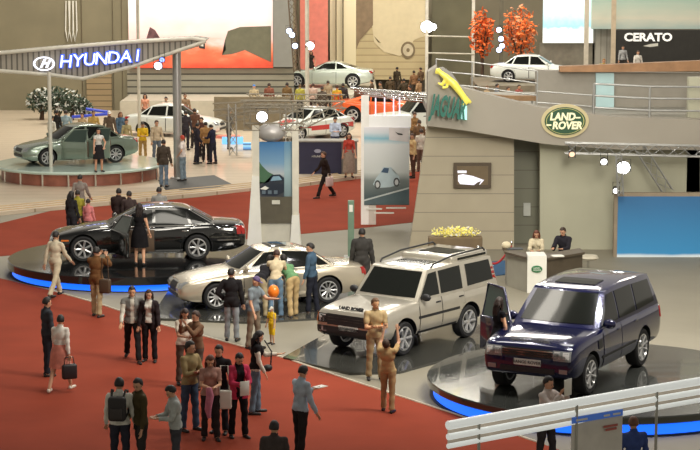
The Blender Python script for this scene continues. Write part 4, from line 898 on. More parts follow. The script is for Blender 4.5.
lbox('louvre_panel', 'tan louvred panel behind the dark shrubs at the far left', 'louvred panel', 86, 60, 112, 112, YL - .25, .2, LOUVT, .0)
for u in (82, 113, 122, 130): lbox('wall_batten', 'upright dark brown batten on the olive back wall at the far left', 'batten', u - 1, -5, u + 1, 110, YL - .14, .12, mat((92, 76, 54), .6), .0)['group'] = 'battens on the far left wall'
root = thing('hanging_tubes', 'looped white hanging tubes on the olive wall above the lit blue lettering', 'decoration', tuple(W(70, 30, YL - .12)))
for dx in (-.18, .02, .2): b = bmesh.new(); tube(b, [(dx, 0, 1.5), (dx - .05, 0, 0), (dx + .06, -.08, -.6), (dx + .16, 0, 0), (dx + .14, 0, 1.5)], .035, 8); obj('tube', b, [WHITE], root, 60)
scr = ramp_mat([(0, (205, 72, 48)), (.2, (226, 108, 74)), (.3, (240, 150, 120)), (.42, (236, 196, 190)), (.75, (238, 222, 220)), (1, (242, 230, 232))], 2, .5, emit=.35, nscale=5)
a = W(128, 0, YL - .5); c = W(273, 68, YL - .5)
root = thing('print_wall', 'huge pink and fiery orange print filling the upper left back wall', 'print', tuple((a + c) / 2)); m0 = (a + c) / 2
obj('sheet', BX((a.x - m0.x, 0, c.z - m0.z), (c.x - m0.x, .15, a.z - m0.z)), [scr], root)
def onS(nm, pts, m, d=.03): obj(nm, prism([W(u, v, YL - .5) - m0 - Vector((0, d, 0)) for u, v in pts], (0, d * .9, 0)), [m], root)
onS('printed_dark_field', [(222, 55), (226, 50), (225, 40), (228, 31), (240, 27), (271, 26), (271, 62), (262, 58), (245, 50), (232, 54)], mat((106, 104, 84), .6, noise=.08, emit=.1)); onS('printed_mark', [(199, 40), (205, 40), (205, 49), (199, 48)], DARKG)
onS('printed_mark_centre', [(200.5, 42), (203.5, 42), (203.5, 46.5), (200.5, 46)], WHITE, .05); onS('printed_figure', [(146, 40), (150, 27), (155, 30), (160, 38), (156, 46), (148, 47)], mat((110, 74, 78), .6, noise=.3, scale=3), .04)
lbox('wall_column', 'broad plain grey column at the right edge of the orange print', 'column', 273, -5, 293, 67, YL - .6, .5, mat((138, 138, 132), .6, noise=.03), None)
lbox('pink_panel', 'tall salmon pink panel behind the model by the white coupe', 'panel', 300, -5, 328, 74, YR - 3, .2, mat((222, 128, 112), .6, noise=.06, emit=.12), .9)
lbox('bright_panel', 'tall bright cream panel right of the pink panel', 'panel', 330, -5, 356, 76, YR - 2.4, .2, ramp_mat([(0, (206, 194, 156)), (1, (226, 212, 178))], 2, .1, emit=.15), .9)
for u in (336, 343): lbox('panel_post', 'slim dark post in front of the bright cream panel', 'post', u - .7, -5, u + .7, 72, YR - 2.8, .2, mat((104, 92, 66), .6), .9)['group'] = 'posts before the cream panel'
ms = (YR - 2.2); a = W(352, -5, ms); c = W(426, 88, ms); m0 = (a + c) / 2
root = thing('car_mural', 'faded beige mural of a giant car behind the far crowd', 'mural', tuple(m0)); obj('sheet', BX((a.x - m0.x, 0, .9 - m0.z), (c.x - m0.x, .15, a.z - m0.z)), [lined((186, 170, 132), (150, 132, 98), 1 / .4, 2, .6, .12)], root)
def onM(nm, pts, m, d=.03): obj(nm, prism([W(u, v, ms) - m0 - Vector((0, d, 0)) for u, v in pts], (0, d * .9, 0)), [m], root)
onM('printed_body', [(372, 25), (374, 42), (384, 52), (400, 56), (408, 50), (414, 40), (425, 36), (425, 0), (372, 0)], mat((206, 192, 158), .6, noise=.03)); 
for rr_, m_, d_ in ((8.5, mat((120, 104, 78), .6), .05), (6.2, mat((196, 184, 156), .5), .07), (2, mat((120, 104, 78), .6), .09)): onM('printed_wheel', [(408 + rr_ * .85 * math.cos(t), 50 + rr_ * math.sin(t)) for t in [2 * pi * i / 18 for i in range(18)]], m_, d_)
onM('printed_dark_edge', [(352, 60), (360, 40), (373, 25), (373, -5), (352, -5)], mat((132, 112, 88), .7, noise=.1), .05); onM('printed_slit', [(374, 36), (378, 40), (381, 43), (378, 42)], mat((96, 84, 62), .6), .05)
# dark framed bays to the right
lbox('shutter', 'broad dark olive shutter bay behind the upper gallery', 'shutter', 432, -5, 472, 96, YR - 1.5, .2, mat((96, 92, 70), .6, noise=.12, scale=.6), 0)
for i, (u0, v0, u1, v1) in enumerate(((425.5, -5, 428, 97), (472, -5, 474.5, 74))): 
    lbox('pole', ('tall pale pole left of the dark olive shutter carrying a glaring lamp', 'tall pale pole between the olive shutter and the orange trees')[i], 'pole', u0, v0, u1, v1, YR - 4, .14, mat((206, 202, 190), .5), 0)
b = bmesh.new()
for v in (36, 53): tube(b, [W(428, v, YR - 4), W(474, v + 1, YR - 4)], .05, 6)
tag(obj('cross_rails', b, [mat((182, 178, 162), .5)]), 'two thin pale rails running between the two tall pale poles', 'rails')
spotlight(W(427, 27, YR - 4.05), 'glaring white lamp on the pole left of the dark olive shutter', .38, 16); spotlight(W(433, 27, YR - 4.05), 'smaller white lamp just right of the glaring pole lamp', .22, 12)
# autumn trees and lights
def tree(u, v0, v1, Y, rx__, label, cols, seed, cat='tree', z0=0, n=500, ls=.14, nm='autumn_tree'):
    t = W(u, v0, Y); bt = W(u, v1, Y); h = (t.z + bt.z) / 2; root = thing(nm, label, cat, (t.x, Y, z0)); b = bmesh.new(); tube(b, [(0, 0, 0), (.05, 0, (h - z0) * .5), (0, 0, h - z0)], [.12, .09, .05], 8)
    for k in range(5): tube(b, [(0, 0, (h - z0) * .6), (rx__ * .6 * math.cos(k * 1.3), rx__ * .5 * math.sin(k * 1.3), h - z0 + .3)], [.05, .02], 6)
    obj('trunk', b, [mat((74, 54, 40), .8)], root, 60); f = obj('foliage', foliage(n, (0, 0, h - z0), (rx__, rx__ * .8, (t.z - bt.z) / 2), ls, seed), [mat(c, .7, noise=.15) for c in cols], root); f['kind'] = 'stuff'
tree(482, 8, 58, 110, .75, 'orange autumn tree left of the blue-white stage lights', [(232, 112, 48), (206, 96, 40)], 5); tree(519, 5, 60, 110, 1.1, 'broad orange autumn tree right of the blue-white stage lights', [(240, 124, 58), (218, 150, 110)], 6, n=800)
for i, (u, v) in enumerate(((499, 30), (501, 39), (499, 50), (502, 46))): spotlight(W(u, v, 108.95), 'blue-white stage lamp clustered between the two orange trees', .16, 5, (196, 206, 255), group='stage lamps between the orange trees')
lbox('pole', 'dark post carrying the cluster of blue-white stage lamps', 'pole', 500, -5, 503, 70, 109, .2, mat((96, 90, 74), .6), 0)
# white lit fascia, grey hall wall, dark lettered panel
lbox('lit_fascia', 'bright white and aqua lit fascia right of the orange trees', 'light box', 544, -5, 593, 43, 112, .5, ramp_mat([(0, (232, 236, 232)), (.25, (236, 244, 244)), (.35, (150, 206, 214)), (.6, (196, 228, 232)), (1, (226, 236, 240))], 2, .3, emit=.7, nscale=7))
lbox('hall_partition', 'grey partition below the bright aqua fascia', 'partition', 540, 43, 594, 78, 112.2, .2, mat((128, 122, 108), .6, noise=.1), 0)
lbox('hall_partition', 'pale grey ribbed partition between the two slim poles', 'partition', 593, 28, 616, 80, 112.2, .2, lined((166, 162, 150), (140, 136, 126), 3, 0, .5, .2), 0)
lbox('pole', 'slim pale pole at the right end of the aqua fascia', 'pole', 585, -5, 588, 80, 110, .15, mat((200, 190, 172), .5), 0); lbox('pole', 'slim tan pole beside the black panel with white lettering', 'pole', 612, -5, 615, 80, 110, .15, mat((196, 178, 152), .5), 0)
root, P, add = framed('dark_sign_panel', 'black wall panel with white lettering at the far upper right', 'sign', 614, 30, 730, 68, 111, mat((44, 42, 38), .5, noise=.1), DARKG, .02, .3)
q = P(648, 37.5, .06); put('lettering', text_mesh('CERATO', .62, .03, mat((236, 234, 228), .4, noise=0, emit=.6), .02, 0, 1.1), root, tuple(q)); add('swoosh', [(643, 46), (650, 44), (658, 43), (658, 46), (650, 47)], WHITE)
lbox('fascia', 'pale aqua fascia above the black lettered panel', 'fascia', 592, -5, 730, 29, 111.6, .3, ramp_mat([(0, (176, 196, 190)), (.3, (216, 214, 196)), (1, (160, 196, 184))], 2, .3, nscale=6), None)
# ------------------------------------------------------------------ lit canopy with letters
YC = G(177, 180, .12).y
o0 = W(120, 60, YC); root = thing('sign_canopy', 'grey wing-shaped ribbed canopy carrying blue-white HYUNDAI letters', 'canopy', tuple(o0))
def Cp(u, v, dy=0): return W(u, v, YC) - o0 + Vector((0, dy, 0))
rib = lined((152, 146, 134), (96, 92, 84), 5.0, 0, .5, .3)
obj('wing', prism([Cp(*p) for p in ((-10, 54), (50, 48.5), (139, 41.5), (192, 38.5), (206, 40.5), (200, 46), (134, 66), (83, 78.5), (50, 74.5), (-10, 70))], (0, 2.2, 0)), [rib], root)
for k, pts in enumerate((((-10, 54), (50, 48.5), (139, 41.5), (192, 38.5), (206, 40.5)), ((-10, 70), (50, 74.5), (83, 78.5), (134, 66), (206, 41)))):
    b = bmesh.new(); tube(b, [Cp(u, v, -.06) for u, v in pts], .07, 8); obj('edge_tube', b, [mat((204, 200, 186), .4)], root, 60)
HW = mat((236, 240, 255), .4, noise=0, emit=1.1); HB = mat((48, 92, 226), .4, noise=0, emit=.8)
for i, ch in enumerate('HYUNDAI'):
    for m_, bo, dy, ex in ((HB, .035, -.12, .03), (HW, .0, -.17, .03)):
        me = text_mesh(ch, .64 - .006 * i, ex, m_, bo, .12, 1.05 if ch != 'I' else 1.0); put('letter', me, root, tuple(Cp((66, 78, 89.5, 101.5, 113.5, 126, 137.5)[i], 61.8 - 1.0 * i, dy)))
c = Cp(44.5, 63.5, -.15)
lg = bmesh.new(); lathe(lg, [(.42, 0), (.42, .04), (.34, .04), (.34, 0)], 32, 'Y', close=True); lg.transform(Matrix.Translation(c) @ Matrix.Diagonal((.95, 1, .62, 1))); obj('emblem_ring', fixn(lg), [HW], root)
put('emblem_letter', text_mesh('H', .42, .03, HW, .02, .5, 1), root, tuple(c))
p = Vector((W(177, 180, YC).x, YC + .5, .12)); root = thing('sign_column', 'thick round steel column holding up the right end of the lettered canopy', 'column', tuple(p)); b = bmesh.new(); tube(b, [(0, 0, 0), (0, 0, W(0, 52, YC).z - .1)], .16, 24); obj('shaft', b, [STEEL], root, 60)
b = bmesh.new(); lathe(b, [(.01, 0), (.3, 0), (.28, .05), (.01, .06)], 24); obj('foot', fixn(b), [STEEL], root, 40)
for u, Y, vt, l in ((137.5, 90, 0, 'thin pale pole rising past the last blue-white letters'), (49, YC - .5, 72, 'pale post under the left end of the lettered canopy'), (307, 98, -5, 'tall pale pole in front of the white coupe stage')):
    t = W(u, vt, Y); root = thing('pole', l, 'pole', (t.x, Y, .12)); b = bmesh.new(); tube(b, [(0, 0, 0), (0, 0, t.z - .12)], .07 if Y < 91 else .1, 12); obj('shaft', b, [mat((196, 192, 178), .5)], root, 60)
    b = bmesh.new(); lathe(b, [(.01, 0), (.2, 0), (.18, .03), (.01, .04)], 16); obj('foot', fixn(b), [STEEL], root, 40)
spotlight(W(158, 66, YC - .3), 'blue-white lamp hanging below the tip of the lettered canopy', .16, 4, (220, 226, 255)); spotlight(W(162, 60, YC - .3), 'small blue lamp above the hanging lamp at the canopy tip', .1, 3, (120, 140, 240))
for i, (u, v) in enumerate(((289, 31), (292, 35), (295, 46))): spotlight(W(u, v, 95), ('topmost', 'middle', 'lowest')[i] + ' of the three bluish lamps left of the pink panel', .15, 4, (190, 205, 240))
b = bmesh.new(); truss(b, W(291, -5, 95.3), W(297, 72, 95.3), .3, .03); tag(obj('lighting_truss', b, [mat((110, 96, 80), .6)]), 'dark leaning truss left of the pink panel with bluish lamps', 'lighting truss')
spotlight(W(310, 46, 97.9), 'bright white lamp in front of the pink panel', .22, 14)
# ------------------------------------------------------------------ stages and exhibits
STG = mat((186, 180, 164), .45, noise=.05, coat=.2)
b = BX((W(118, 0, 99).x, 99, .12), (W(291, 0, YL).x, 103.4, 1.0)); bmesh.ops.bevel(b, geom=b.edges[:], offset=.05, segments=2, affect='EDGES'); tag(obj('low_stage', b, [STG]), 'pale ledge stage below the louvred panel at the back left', 'stage')
b = BX((-2.9, 103, .12), (W(378, 0, 103).x, 115.6, 1.0)); bmesh.ops.bevel(b, geom=b.edges[:], offset=.05, segments=2, affect='EDGES'); tag(obj('stage', b, [STG]), 'pale back stage carrying the white sports coupe', 'stage')
PW = mat((222, 226, 220), .3, .1, noise=0, coat=.6); WG = mat((196, 206, 196), .26, .3, noise=.02, coat=1)
ORG = mat((226, 96, 36), .3, .1, noise=0, coat=.8)
CP = coupe(4.7, 1.84, 1.34, (1.5, -1.35), .35, sp=7)
pc = G(328, 87.5, 1.0); pc.z = 1.0; cpo, _ = build_car(CP, 'white sports coupe on the back stage facing left', pc + Vector((0, .6, 0)), pi - .10, WG); cpo.scale = (1.06, 1.06, 1.06)
# green round stage with open-door car
tg = G(80, 167, .5); tg.z = .12; root = thing('turntable', 'white round stage with clear lower rim under the grey-green open-door car', 'turntable', tuple(tg)); R_ = 3.15
b = bmesh.new(); lathe(b, [(.01, .55), (R_, .55), (R_ + .03, .50), (R_, .44), (.01, .44)], 72); obj('deck', fixn(b), [mat((190, 208, 198), .2, noise=.03, coat=.5)], root, 30)
b = bmesh.new(); lathe(b, [(R_ - .25, .44), (R_ - .25, 0), (R_ - .32, 0), (R_ - .32, .44)], 72, close=True); obj('drum', fixn(b), [mat((156, 96, 78), .4, noise=.15)], root, 30)
for k in range(20): t = 2 * pi * k / 20; b = bmesh.new(); tube(b, [((R_ - .06) * math.cos(t), (R_ - .06) * math.sin(t), 0), ((R_ - .06) * math.cos(t), (R_ - .06) * math.sin(t), .45)], .035, 6); obj('rim_post', b, [CHROME], root)
GRN = mat((128, 142, 128), .24, .45, noise=.03, coat=1); GC = sedan(4.5, 1.8, 1.46, (1.42, -1.25), .32, sp=8); GC['bits'] = BITS; GC['open'] = [(-.16, 'L'), (-1.05, 'L')]; GC['oa'] = 48
pg = tg + Vector((-.15, .1, .55)); build_car(GC, 'grey-green saloon with doors open on the white round stage', pg, math.radians(208), GRN)
WS = sedan(4.5, 1.75, 1.46, (1.4, -1.25), .31, sp=6); WS['bits'] = BITS
pw = G(174, 137, .12); build_car(WS, 'white saloon beyond the green car, facing right', pw + Vector((0, .8, 0)), math.radians(-14), PW)
RL = sedan(4.2, 1.75, 1.42, (1.3, -1.2), .31, sp=6); RL['bits'] = BITS + [('stripe', 'L', [(-1.9, .45), (1.8, .45), (1.8, .62), (-1.9, .70)], mat((190, 40, 40), .3, noise=0, coat=1), True), ('bonnet_stripe', 'T', [(1.1, -.3), (1.9, -.3), (1.9, .3), (1.1, .3)], mat((190, 40, 40), .3, noise=0), False)]
pr = G(310, 140, .12); build_car(RL, 'white rally car with red stripes behind the navy counter', pr + Vector((0, .8, 0)), math.radians(222), PW)
OC = coupe(4.6, 1.85, 1.34, (1.45, -1.3), .34, sp=5); OC['bits'] = [('headlamp', 'F', lerpq(.60, .62, .24, .12), LENS, True), ('air_intake', 'F', lerpq(0, .40, .9, .16), TRIM, False)]
po_ = G(384, 122.5, .12); oc, _ = build_car(OC, 'orange sports coupe with rear wing behind the chrome canopy', po_ + Vector((0, .8, 0)), math.radians(-8), ORG)
oc.scale = (1.08, 1.08, 1.08)
b = bmesh.new(); box(b, (-2.35, -.75, 1.18), (-2.05, .75, 1.22)); bmesh.ops.bevel(b, geom=b.edges[:], offset=.012, segments=1, affect='EDGES'); obj('rear_wing', b, [ORG], oc)
for s in (.55, -.55): obj('wing_strut', rbox((-2.2, s - .02, .88), (-2.12, s + .02, 1.19), .005), [ORG], oc)
WV = dict(DISCO); WV['bits'] = BITS; WV['boxes'] = []
build_car(WV, 'white estate car at the right of the orange coupe', G(424, 138, .12) + Vector((0, .5, 0)), math.radians(196), PW)
UC = sedan(4.5, 1.8, 1.45, (1.4, -1.25), .32, sp=6); UC['bits'] = BITS
lb = W(533, 81, 106)
b = BX((W(474, 0, 106).x, 102.5, 0), (W(572, 0, 106).x, 109, lb.z)); tag(obj('stage', b, [mat((120, 112, 96), .5, noise=.15)]), 'stage under the white car below the orange trees', 'stage')
build_car(UC, 'white car beneath the orange trees beyond the upper gallery', (lb.x, 105.5, lb.z), math.radians(-12), PW)
# navy counter
yc = G(322, 174, .12).y; a = G(299, 174, .12); root = thing('counter', 'navy blue counter with a small white emblem, ahead of the rally car', 'counter', (a.x, yc, .12))
wd = W(342, 0, yc).x - W(299, 0, yc).x; w2 = W(358, 0, yc).x - W(299, 0, yc).x; hz = W(0, 142, yc).z - .12
obj('front', BX((0, 0, 0), (wd, .7, hz)), [mat((38, 38, 66), .5, noise=.06)], root); obj('side', BX((wd, .05, 0), (w2, .7, hz)), [mat((126, 122, 116), .5, noise=.06)], root); obj('worktop', rbox((-.06, -.06, hz), (w2 + .05, .75, hz + .06), .01), [mat((150, 148, 140), .4)], root)
b = oval(.13, .07, -.03, 0); b.transform(Matrix.Translation((wd * .44, 0, hz * .72))); obj('emblem', b, [mat((150, 152, 170), .4)], root); put('lettering', text_mesh('HYUNDAI', .10, .004, WHITE), root, (wd * .44, -.01, hz * .55))
# dark shrubs far left and the blue barrier tubes
for i, (u, v0, v1, r_) in enumerate(((57, 86, 114, .75), (71, 90, 114, .7), (83, 98, 118, .45), (41, 88, 114, .75))):
    tree(u, v0, v1, (96, 98.2, 95.5, 98.4)[i], r_, ('dark leafy shrub with white blooms at the left edge behind the crowd', 'dark leafy shrub with white blooms above the grey-green saloon', 'smaller dark shrub beside the tan louvred panel', 'dark leafy shrub with white blooms beyond the left post of the canopy')[i], [(46, 62, 44), (206, 208, 200)], 11 + i, 'shrub', .12, 420, .12, 'shrub')
for i, (p1, p2) in enumerate((((86, 109), (108, 112)), ((72, 117), (108, 114)))):
    q = W(*p1, 94 - i * .5); root = thing('blue_barrier', ('upper', 'lower')[i] + ' of two blue tube barriers stretched in front of the dark shrubs', 'barrier', (q.x, q.y, .12)); q2 = W(*p2, 94 - i * .5)
    b = bmesh.new(); tube(b, [(0, 0, q.z - .12), (q2.x - q.x, 0, q2.z - .12)], .07, 8); obj('tube', b, [mat((44, 62, 168), .4, noise=0, emit=.3)], root, 60)
    for t in (q, q2): b = bmesh.new(); tube(b, [(t.x - q.x, 0, 0), (t.x - q.x, 0, t.z - .12)], .03, 8); obj('post', b, [STEEL], root, 60)
# canopy of rails over the middle, bright blue light box
lbox('light_box', 'narrow blue and white lit box behind the left post of the coastal poster tower', 'light box', 243, 143, 251, 172, 84, .3, ramp_mat([(0, (70, 84, 100)), (.3, (90, 150, 210)), (.6, (150, 206, 240)), (.8, (60, 90, 140)), (1, (120, 190, 236))], 2, .0, emit=.6), .12)
lbox('display_wall', 'low tan wall crossing behind the rail canopy in mid hall', 'partition', 214, 97, 290, 112, 93, .3, mat((132, 120, 96), .6, noise=.12), .12)
b = bmesh.new()
for i, (p1, p2) in enumerate((((213, 107), (290, 103)), ((216, 113), (300, 108)), ((220, 119), (250, 115)))): truss(b, W(*p1, 82), W(*p2, 82), .28, .02)
root = thing('lighting_truss', 'tangle of steel truss rails spanning behind the coastal poster tower', 'lighting truss', (0, 0, 0)); obj('rails', b, [DULL], root)
for u in (232, 289): b = bmesh.new(); truss(b, (W(u, 0, 82).x, 82, .12), W(u, 104, 82), .3, .025); obj('leg', b, [STEEL], root)
lbox('light_strip', 'short blue-white floor light strip beside the lone grey visitor', 'light', 222, 137, 243, 139, 86.5, .1, mat((110, 180, 235), .4, noise=0, emit=1.0), .12)
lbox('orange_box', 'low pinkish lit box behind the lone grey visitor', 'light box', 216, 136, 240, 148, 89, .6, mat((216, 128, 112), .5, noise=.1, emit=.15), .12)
# ------------------------------------------------------------------ near white railing of the stand at the lower right
zt = 2.38; R1 = [G(u, v, zt) for u, v in ((448, 425.5), (500, 416), (575, 402.5), (650, 389.5), (730, 376))]
root = thing('stand_railing', 'bright white double rail with a sign board, lower right foreground', 'railing', (R1[0].x, R1[0].y, 0)); o0 = Vector((R1[0].x, R1[0].y, 0)); WR = mat((234, 238, 234), .35, noise=.02, emit=.42)  # emission put into the white to brighten the rails, which are no lamps
b = bmesh.new()
for p, q in zip(R1, R1[1:]):
    p_ = p - o0; q_ = q - o0; vs = [b.verts.new(v) for v in (p_ + Vector((0, .09, -.32)), q_ + Vector((0, .09, -.32)), q_ + Vector((0, .09, -.03)), p_ + Vector((0, .09, -.03)), p_ + Vector((0, .12, -.32)), q_ + Vector((0, .12, -.32)), q_ + Vector((0, .12, -.03)), p_ + Vector((0, .12, -.03)))]
    for f in ((0, 1, 2, 3), (7, 6, 5, 4), (3, 2, 6, 7), (0, 4, 5, 1)): b.faces.new([vs[k] for k in f])
obj('fascia', b, [mat((190, 176, 162), .6, noise=.08)], root)
nrm = (R1[-1] - R1[0]).cross(Vector((0, 0, 1))).normalized()
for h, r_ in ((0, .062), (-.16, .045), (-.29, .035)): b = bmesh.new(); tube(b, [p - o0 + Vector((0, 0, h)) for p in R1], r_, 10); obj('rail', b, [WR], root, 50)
b = bmesh.new()
for f in (.1, .43, .72, .97): q = R1[0].lerp(R1[-1], f) - o0; tube(b, [Vector((q.x, q.y, 0)), q], .025, 8)
for f in (.1, .43, .72, .97):
    b2 = bmesh.new(); q = R1[0].lerp(R1[-1], f) - o0; tube(b2, [Vector((q.x, q.y, 0)), q], .022, 8); obj('post', b2, [mat((168, 166, 156), .4)], root, 50)
b.free()
def onR(u, v, dy=-.06): g = W(u, v, (G(u, v, zt - .35).y)); return g
bp = [G(571, 416, zt - .2), G(622, 407.5, zt - .2)]
dv = (bp[1] - bp[0]); up = Vector((0, 0, 1)); ofs = Vector((0, -.08, 0))
def board(nm, a0, a1, h0, h1, m, d=0): return obj(nm, prism([bp[0] + dv * a0 - o0 + up * h0 + ofs - Vector((0, d, 0)), bp[0] + dv * a1 - o0 + up * h0 + ofs - Vector((0, d, 0)), bp[0] + dv * a1 - o0 + up * h1 + ofs - Vector((0, d, 0)), bp[0] + dv * a0 - o0 + up * h1 + ofs - Vector((0, d, 0))], (0, .02, 0)), [m], root)
board('sign_board', 0, 1, -1.0, 0, mat((212, 208, 198), .5)); board('sign_header', .0, 1, -.09, .0, mat((72, 116, 206), .4, noise=0, emit=.2), .03)
for a0, a1 in ((.08, .3), (.62, .74), (.8, .95)): board('header_mark', a0, a1, -.06, -.035, WHITE, .05)
for a0, a1, h in ((.62, .9, -.2), (.66, .88, -.25)): board('board_mark', a0, a1, h - .03, h, mat((176, 90, 80), .5), .04)
q = G(641, 402, zt - .25)
obj('aqua_panel', prism([q - o0 + Vector((-.16, 0, -.02)), q - o0 + Vector((.3, .3, -.0)), q - o0 + Vector((.3, .3, .12)), q - o0 + Vector((-.16, 0, .1))], (0, .03, 0)), [mat((176, 222, 214), .4, noise=0, emit=.3)], root)
# ------------------------------------------------------------------ people
def at(M_, v): return M_ @ Vector(v)
def held(M_, J, s=1, off=(0, -.05, 0)): return M_ @ (J['han', s] + Vector(off))
def rig(name, label, cat, bm, m, loc, rz=0, parts=(), sm=50, group=None):
    if parts:
        r = thing(name, label, cat, tuple(loc), rz, group); obj('body', bm, [m], r, sm)
        for nm, b2, m2 in parts: obj(nm, b2, [m2], r, sm)
        return r
    return tag(obj(name, bm, [m], None, sm, tuple(loc), rz), label, cat, group)
def bagmesh(w_, d_, h_): b = rbox((-w_ / 2, -d_ / 2, -h_), (w_ / 2, d_ / 2, 0), min(w_, d_) * .28, 3); return b
def straps(w_, h_): b = bmesh.new(); tube(b, [(-w_ * .35, 0, -.03), (-w_ * .25, 0, h_), (w_ * .25, 0, h_), (w_ * .35, 0, -.03)], .012, 6); return b
def bag(M_, p, label, m, w_=.3, d_=.13, h_=.3, sh=.2, face=0, name='handbag', cat='bag'): return rig(name, label, cat, bagmesh(w_, d_, h_), m, at(M_, p), face, (('strap', straps(w_, sh), m),))
P_ = person
g = lambda u, v, z=0: G(u, v, z)
# left foreground
P_(g(56, 297), 150, 'walk', 'person in a cream shirt and pale trousers walking past the black saloon', ('shirt', (196, 184, 160)), ('trousers', (190, 178, 152)), H=1.76)
M_, J = P_(g(97, 317), 160, 'photo', 'person in a brown jacket and beige trousers photographing the black saloon', ('jacket', (104, 72, 44)), ('trousers', (170, 150, 116)), H=1.72)
c = (J['han', 1] + J['han', -1]) / 2; b = rbox((-.07, -.04, -.045), (.07, .03, .045), .012); l = bmesh.new(); lathe(l, [(.001, -.1), (.035, -.1), (.035, 0), (.001, 0)], 14, 'Y')
rig('camera', 'black camera raised by the person in the brown jacket', 'camera', b, TRIM, at(M_, c + Vector((0, -.05, .02))), math.radians(160), (('lens', fixn(l), TRIM),))
bag(M_, (-.26, .05, .95), 'dark brown shoulder bag at the hip of the brown-jacketed person', mat((70, 52, 36), .6), .28, .14, .34, .5, math.radians(160), 'shoulder_bag')
P_(g(133, 361), 8, 'walk', 'person in a white shirt and grey vest walking at the left of a couple', ('shirt', (200, 196, 182)), ('trousers', (34, 32, 33)), H=1.72, over=('waistcoat', (120, 120, 116)), tone=(206, 158, 122))
P_(g(150, 362), -5, 'stand', 'person in a white top and dark cardigan walking at the right of a couple', ('blouse', (206, 202, 192)), ('trousers', (32, 30, 32)), ('long', (44, 28, 22)), H=1.60, fem=True, over=('cardigan', (44, 36, 38)))
M_, J = P_(g(61, 391), 165, 'walkb', 'person in a white blouse and pink skirt with a black bag, left edge', ('shirt', (222, 216, 206)), ('skirt', (206, 132, 116)), H=1.60, fem=True, shoes=(212, 204, 190))
bag(M_, J['han', -1] + Vector((0, 0, -.12)), 'black handbag swinging from the person in the pink skirt', mat((34, 30, 34), .5), .30, .14, .30, .14, .4)
P_(g(48, 376), 120, 'stand', 'person in dark clothes cut by the left edge, beside the pink skirt', ('shirt', (58, 60, 66)), ('trousers', (46, 48, 56)), H=1.68)
M_, J = P_(head_at(119, 376, 1.7), 176, 'stand', 'person in a white shirt carrying a black rucksack, bottom left', ('shirt', (214, 212, 202)), ('trousers', (50, 50, 60)), H=1.70)
b = rbox((-.15, .13, .98), (.15, .30, 1.40), .06, 3); b2 = rbox((-.10, .28, 1.02), (.10, .34, 1.22), .03, 2); b3 = bmesh.new()
for s in (1, -1): tube(b3, [(s * .10, .16, 1.38), (s * .115, .06, 1.475), (s * .125, -.08, 1.44), (s * .13, -.135, 1.28), (s * .15, .0, 1.08), (s * .13, .15, 1.04)], .02, 6)
rig('rucksack', 'black rucksack on the back of the white-shirted person at bottom left', 'rucksack', b, mat((42, 38, 38), .7), at(M_, (0, 0, 0)), math.radians(176), (('pocket', b2, mat((54, 48, 46), .7)), ('straps', b3, mat((34, 32, 32), .7))))
P_(head_at(140, 376, 1.7), -60, 'look', 'person in a dark olive shirt turned left beside the rucksack wearer', ('shirt', (76, 66, 44)), ('trousers', (54, 52, 50)), H=1.70)
P_(head_at(189, 339, 1.72), 50, 'crossed', 'person in a khaki shirt and blue jeans at the left of the chatting group', ('shirt', (154, 136, 98)), ('trousers', (66, 82, 104)), H=1.72)
P_(head_at(175, 383, 1.6), -70, 'hold', 'person in a pale grey shirt, head bowed, below the khaki shirt', ('shirt', (176, 180, 176)), ('trousers', (70, 70, 76)), H=1.6)
M_, J = P_(head_at(210, 352, 1.62), 8, 'hold', 'person with long brown hair in a dusty pink top facing the camera', ('tee', (168, 128, 116)), ('trousers', (48, 42, 42)), ('long', (96, 52, 36)), H=1.62, fem=True, tone=(216, 170, 136))
bag(M_, (.27, .0, .98), 'white shoulder bag of the person with long brown hair', WHITE, .26, .12, .34, .45, 0, 'shoulder_bag')
b = bmesh.new(); tube(b, [(0, 0, 0), (.02, -.02, -.15), (-.02, 0, -.4), (0, 0, -.55)], [.05, .07, .06, .03], 8); rig('jacket_bundle', 'pink scarf hanging from the hands of the person with long brown hair', 'scarf', b, cloth((190, 120, 140)), held(M_, J, 1, (-.08, -.05, .02)))
P_(head_at(219, 343, 1.68), -12, 'stand', 'person in a black shirt at the back of the chatting group', ('shirt', (36, 34, 36)), ('trousers', (40, 40, 46)), H=1.68)
M_, J = P_(head_at(238, 350, 1.62), 22, 'hold', 'person in a magenta cardigan over black clothes holding a white paper', ('blouse', (36, 32, 34)), ('trousers', (30, 28, 30)), ('short', (26, 20, 20)), H=1.62, fem=True, over=('cardigan', (190, 58, 88)))
rig('leaflet', 'white leaflet held by the person in the magenta cardigan', 'leaflet', rbox((-.09, -.006, -.14), (.09, .006, .12), .002, 1), WHITE, held(M_, J, 1, (-.06, -.07, -.03)), .5)
M_, J = P_(g(256, 414), 95, 'offer', 'person in a white top with a black vest and jeans holding camera gear', ('shirt', (214, 204, 190)), ('trousers', (104, 124, 140)), ('long', (24, 20, 20)), H=1.64, fem=True, over=('waistcoat', (34, 32, 34)))
b = bmesh.new(); ell(b, (0, 0, 0), (.1, .07, .07)); tube(b, [(.06, 0, 0), (.1, .04, .3), (-.02, .1, .52)], .014, 6); rig('camera_bag', 'black camera bag with a strap held by the white-topped person in jeans', 'camera bag', b, TRIM, at(M_, (.08, -.24, .92)), .4)
P_(g(254, 349), 60, 'offer', 'person in a purple cap and grey-blue shirt bending towards the child in yellow', ('tee', (120, 130, 136)), ('trousers', (120, 108, 92)), ('cap', (84, 66, 110)), H=1.66)
M_, J = P_(g(272, 344), -40, 'stand', 'child in a yellow outfit and white sun hat under the orange balloon', ('tee', (230, 190, 40)), ('shorts', (226, 186, 40)), ('cap', (226, 224, 214)), H=.86, tone=(196, 150, 120))
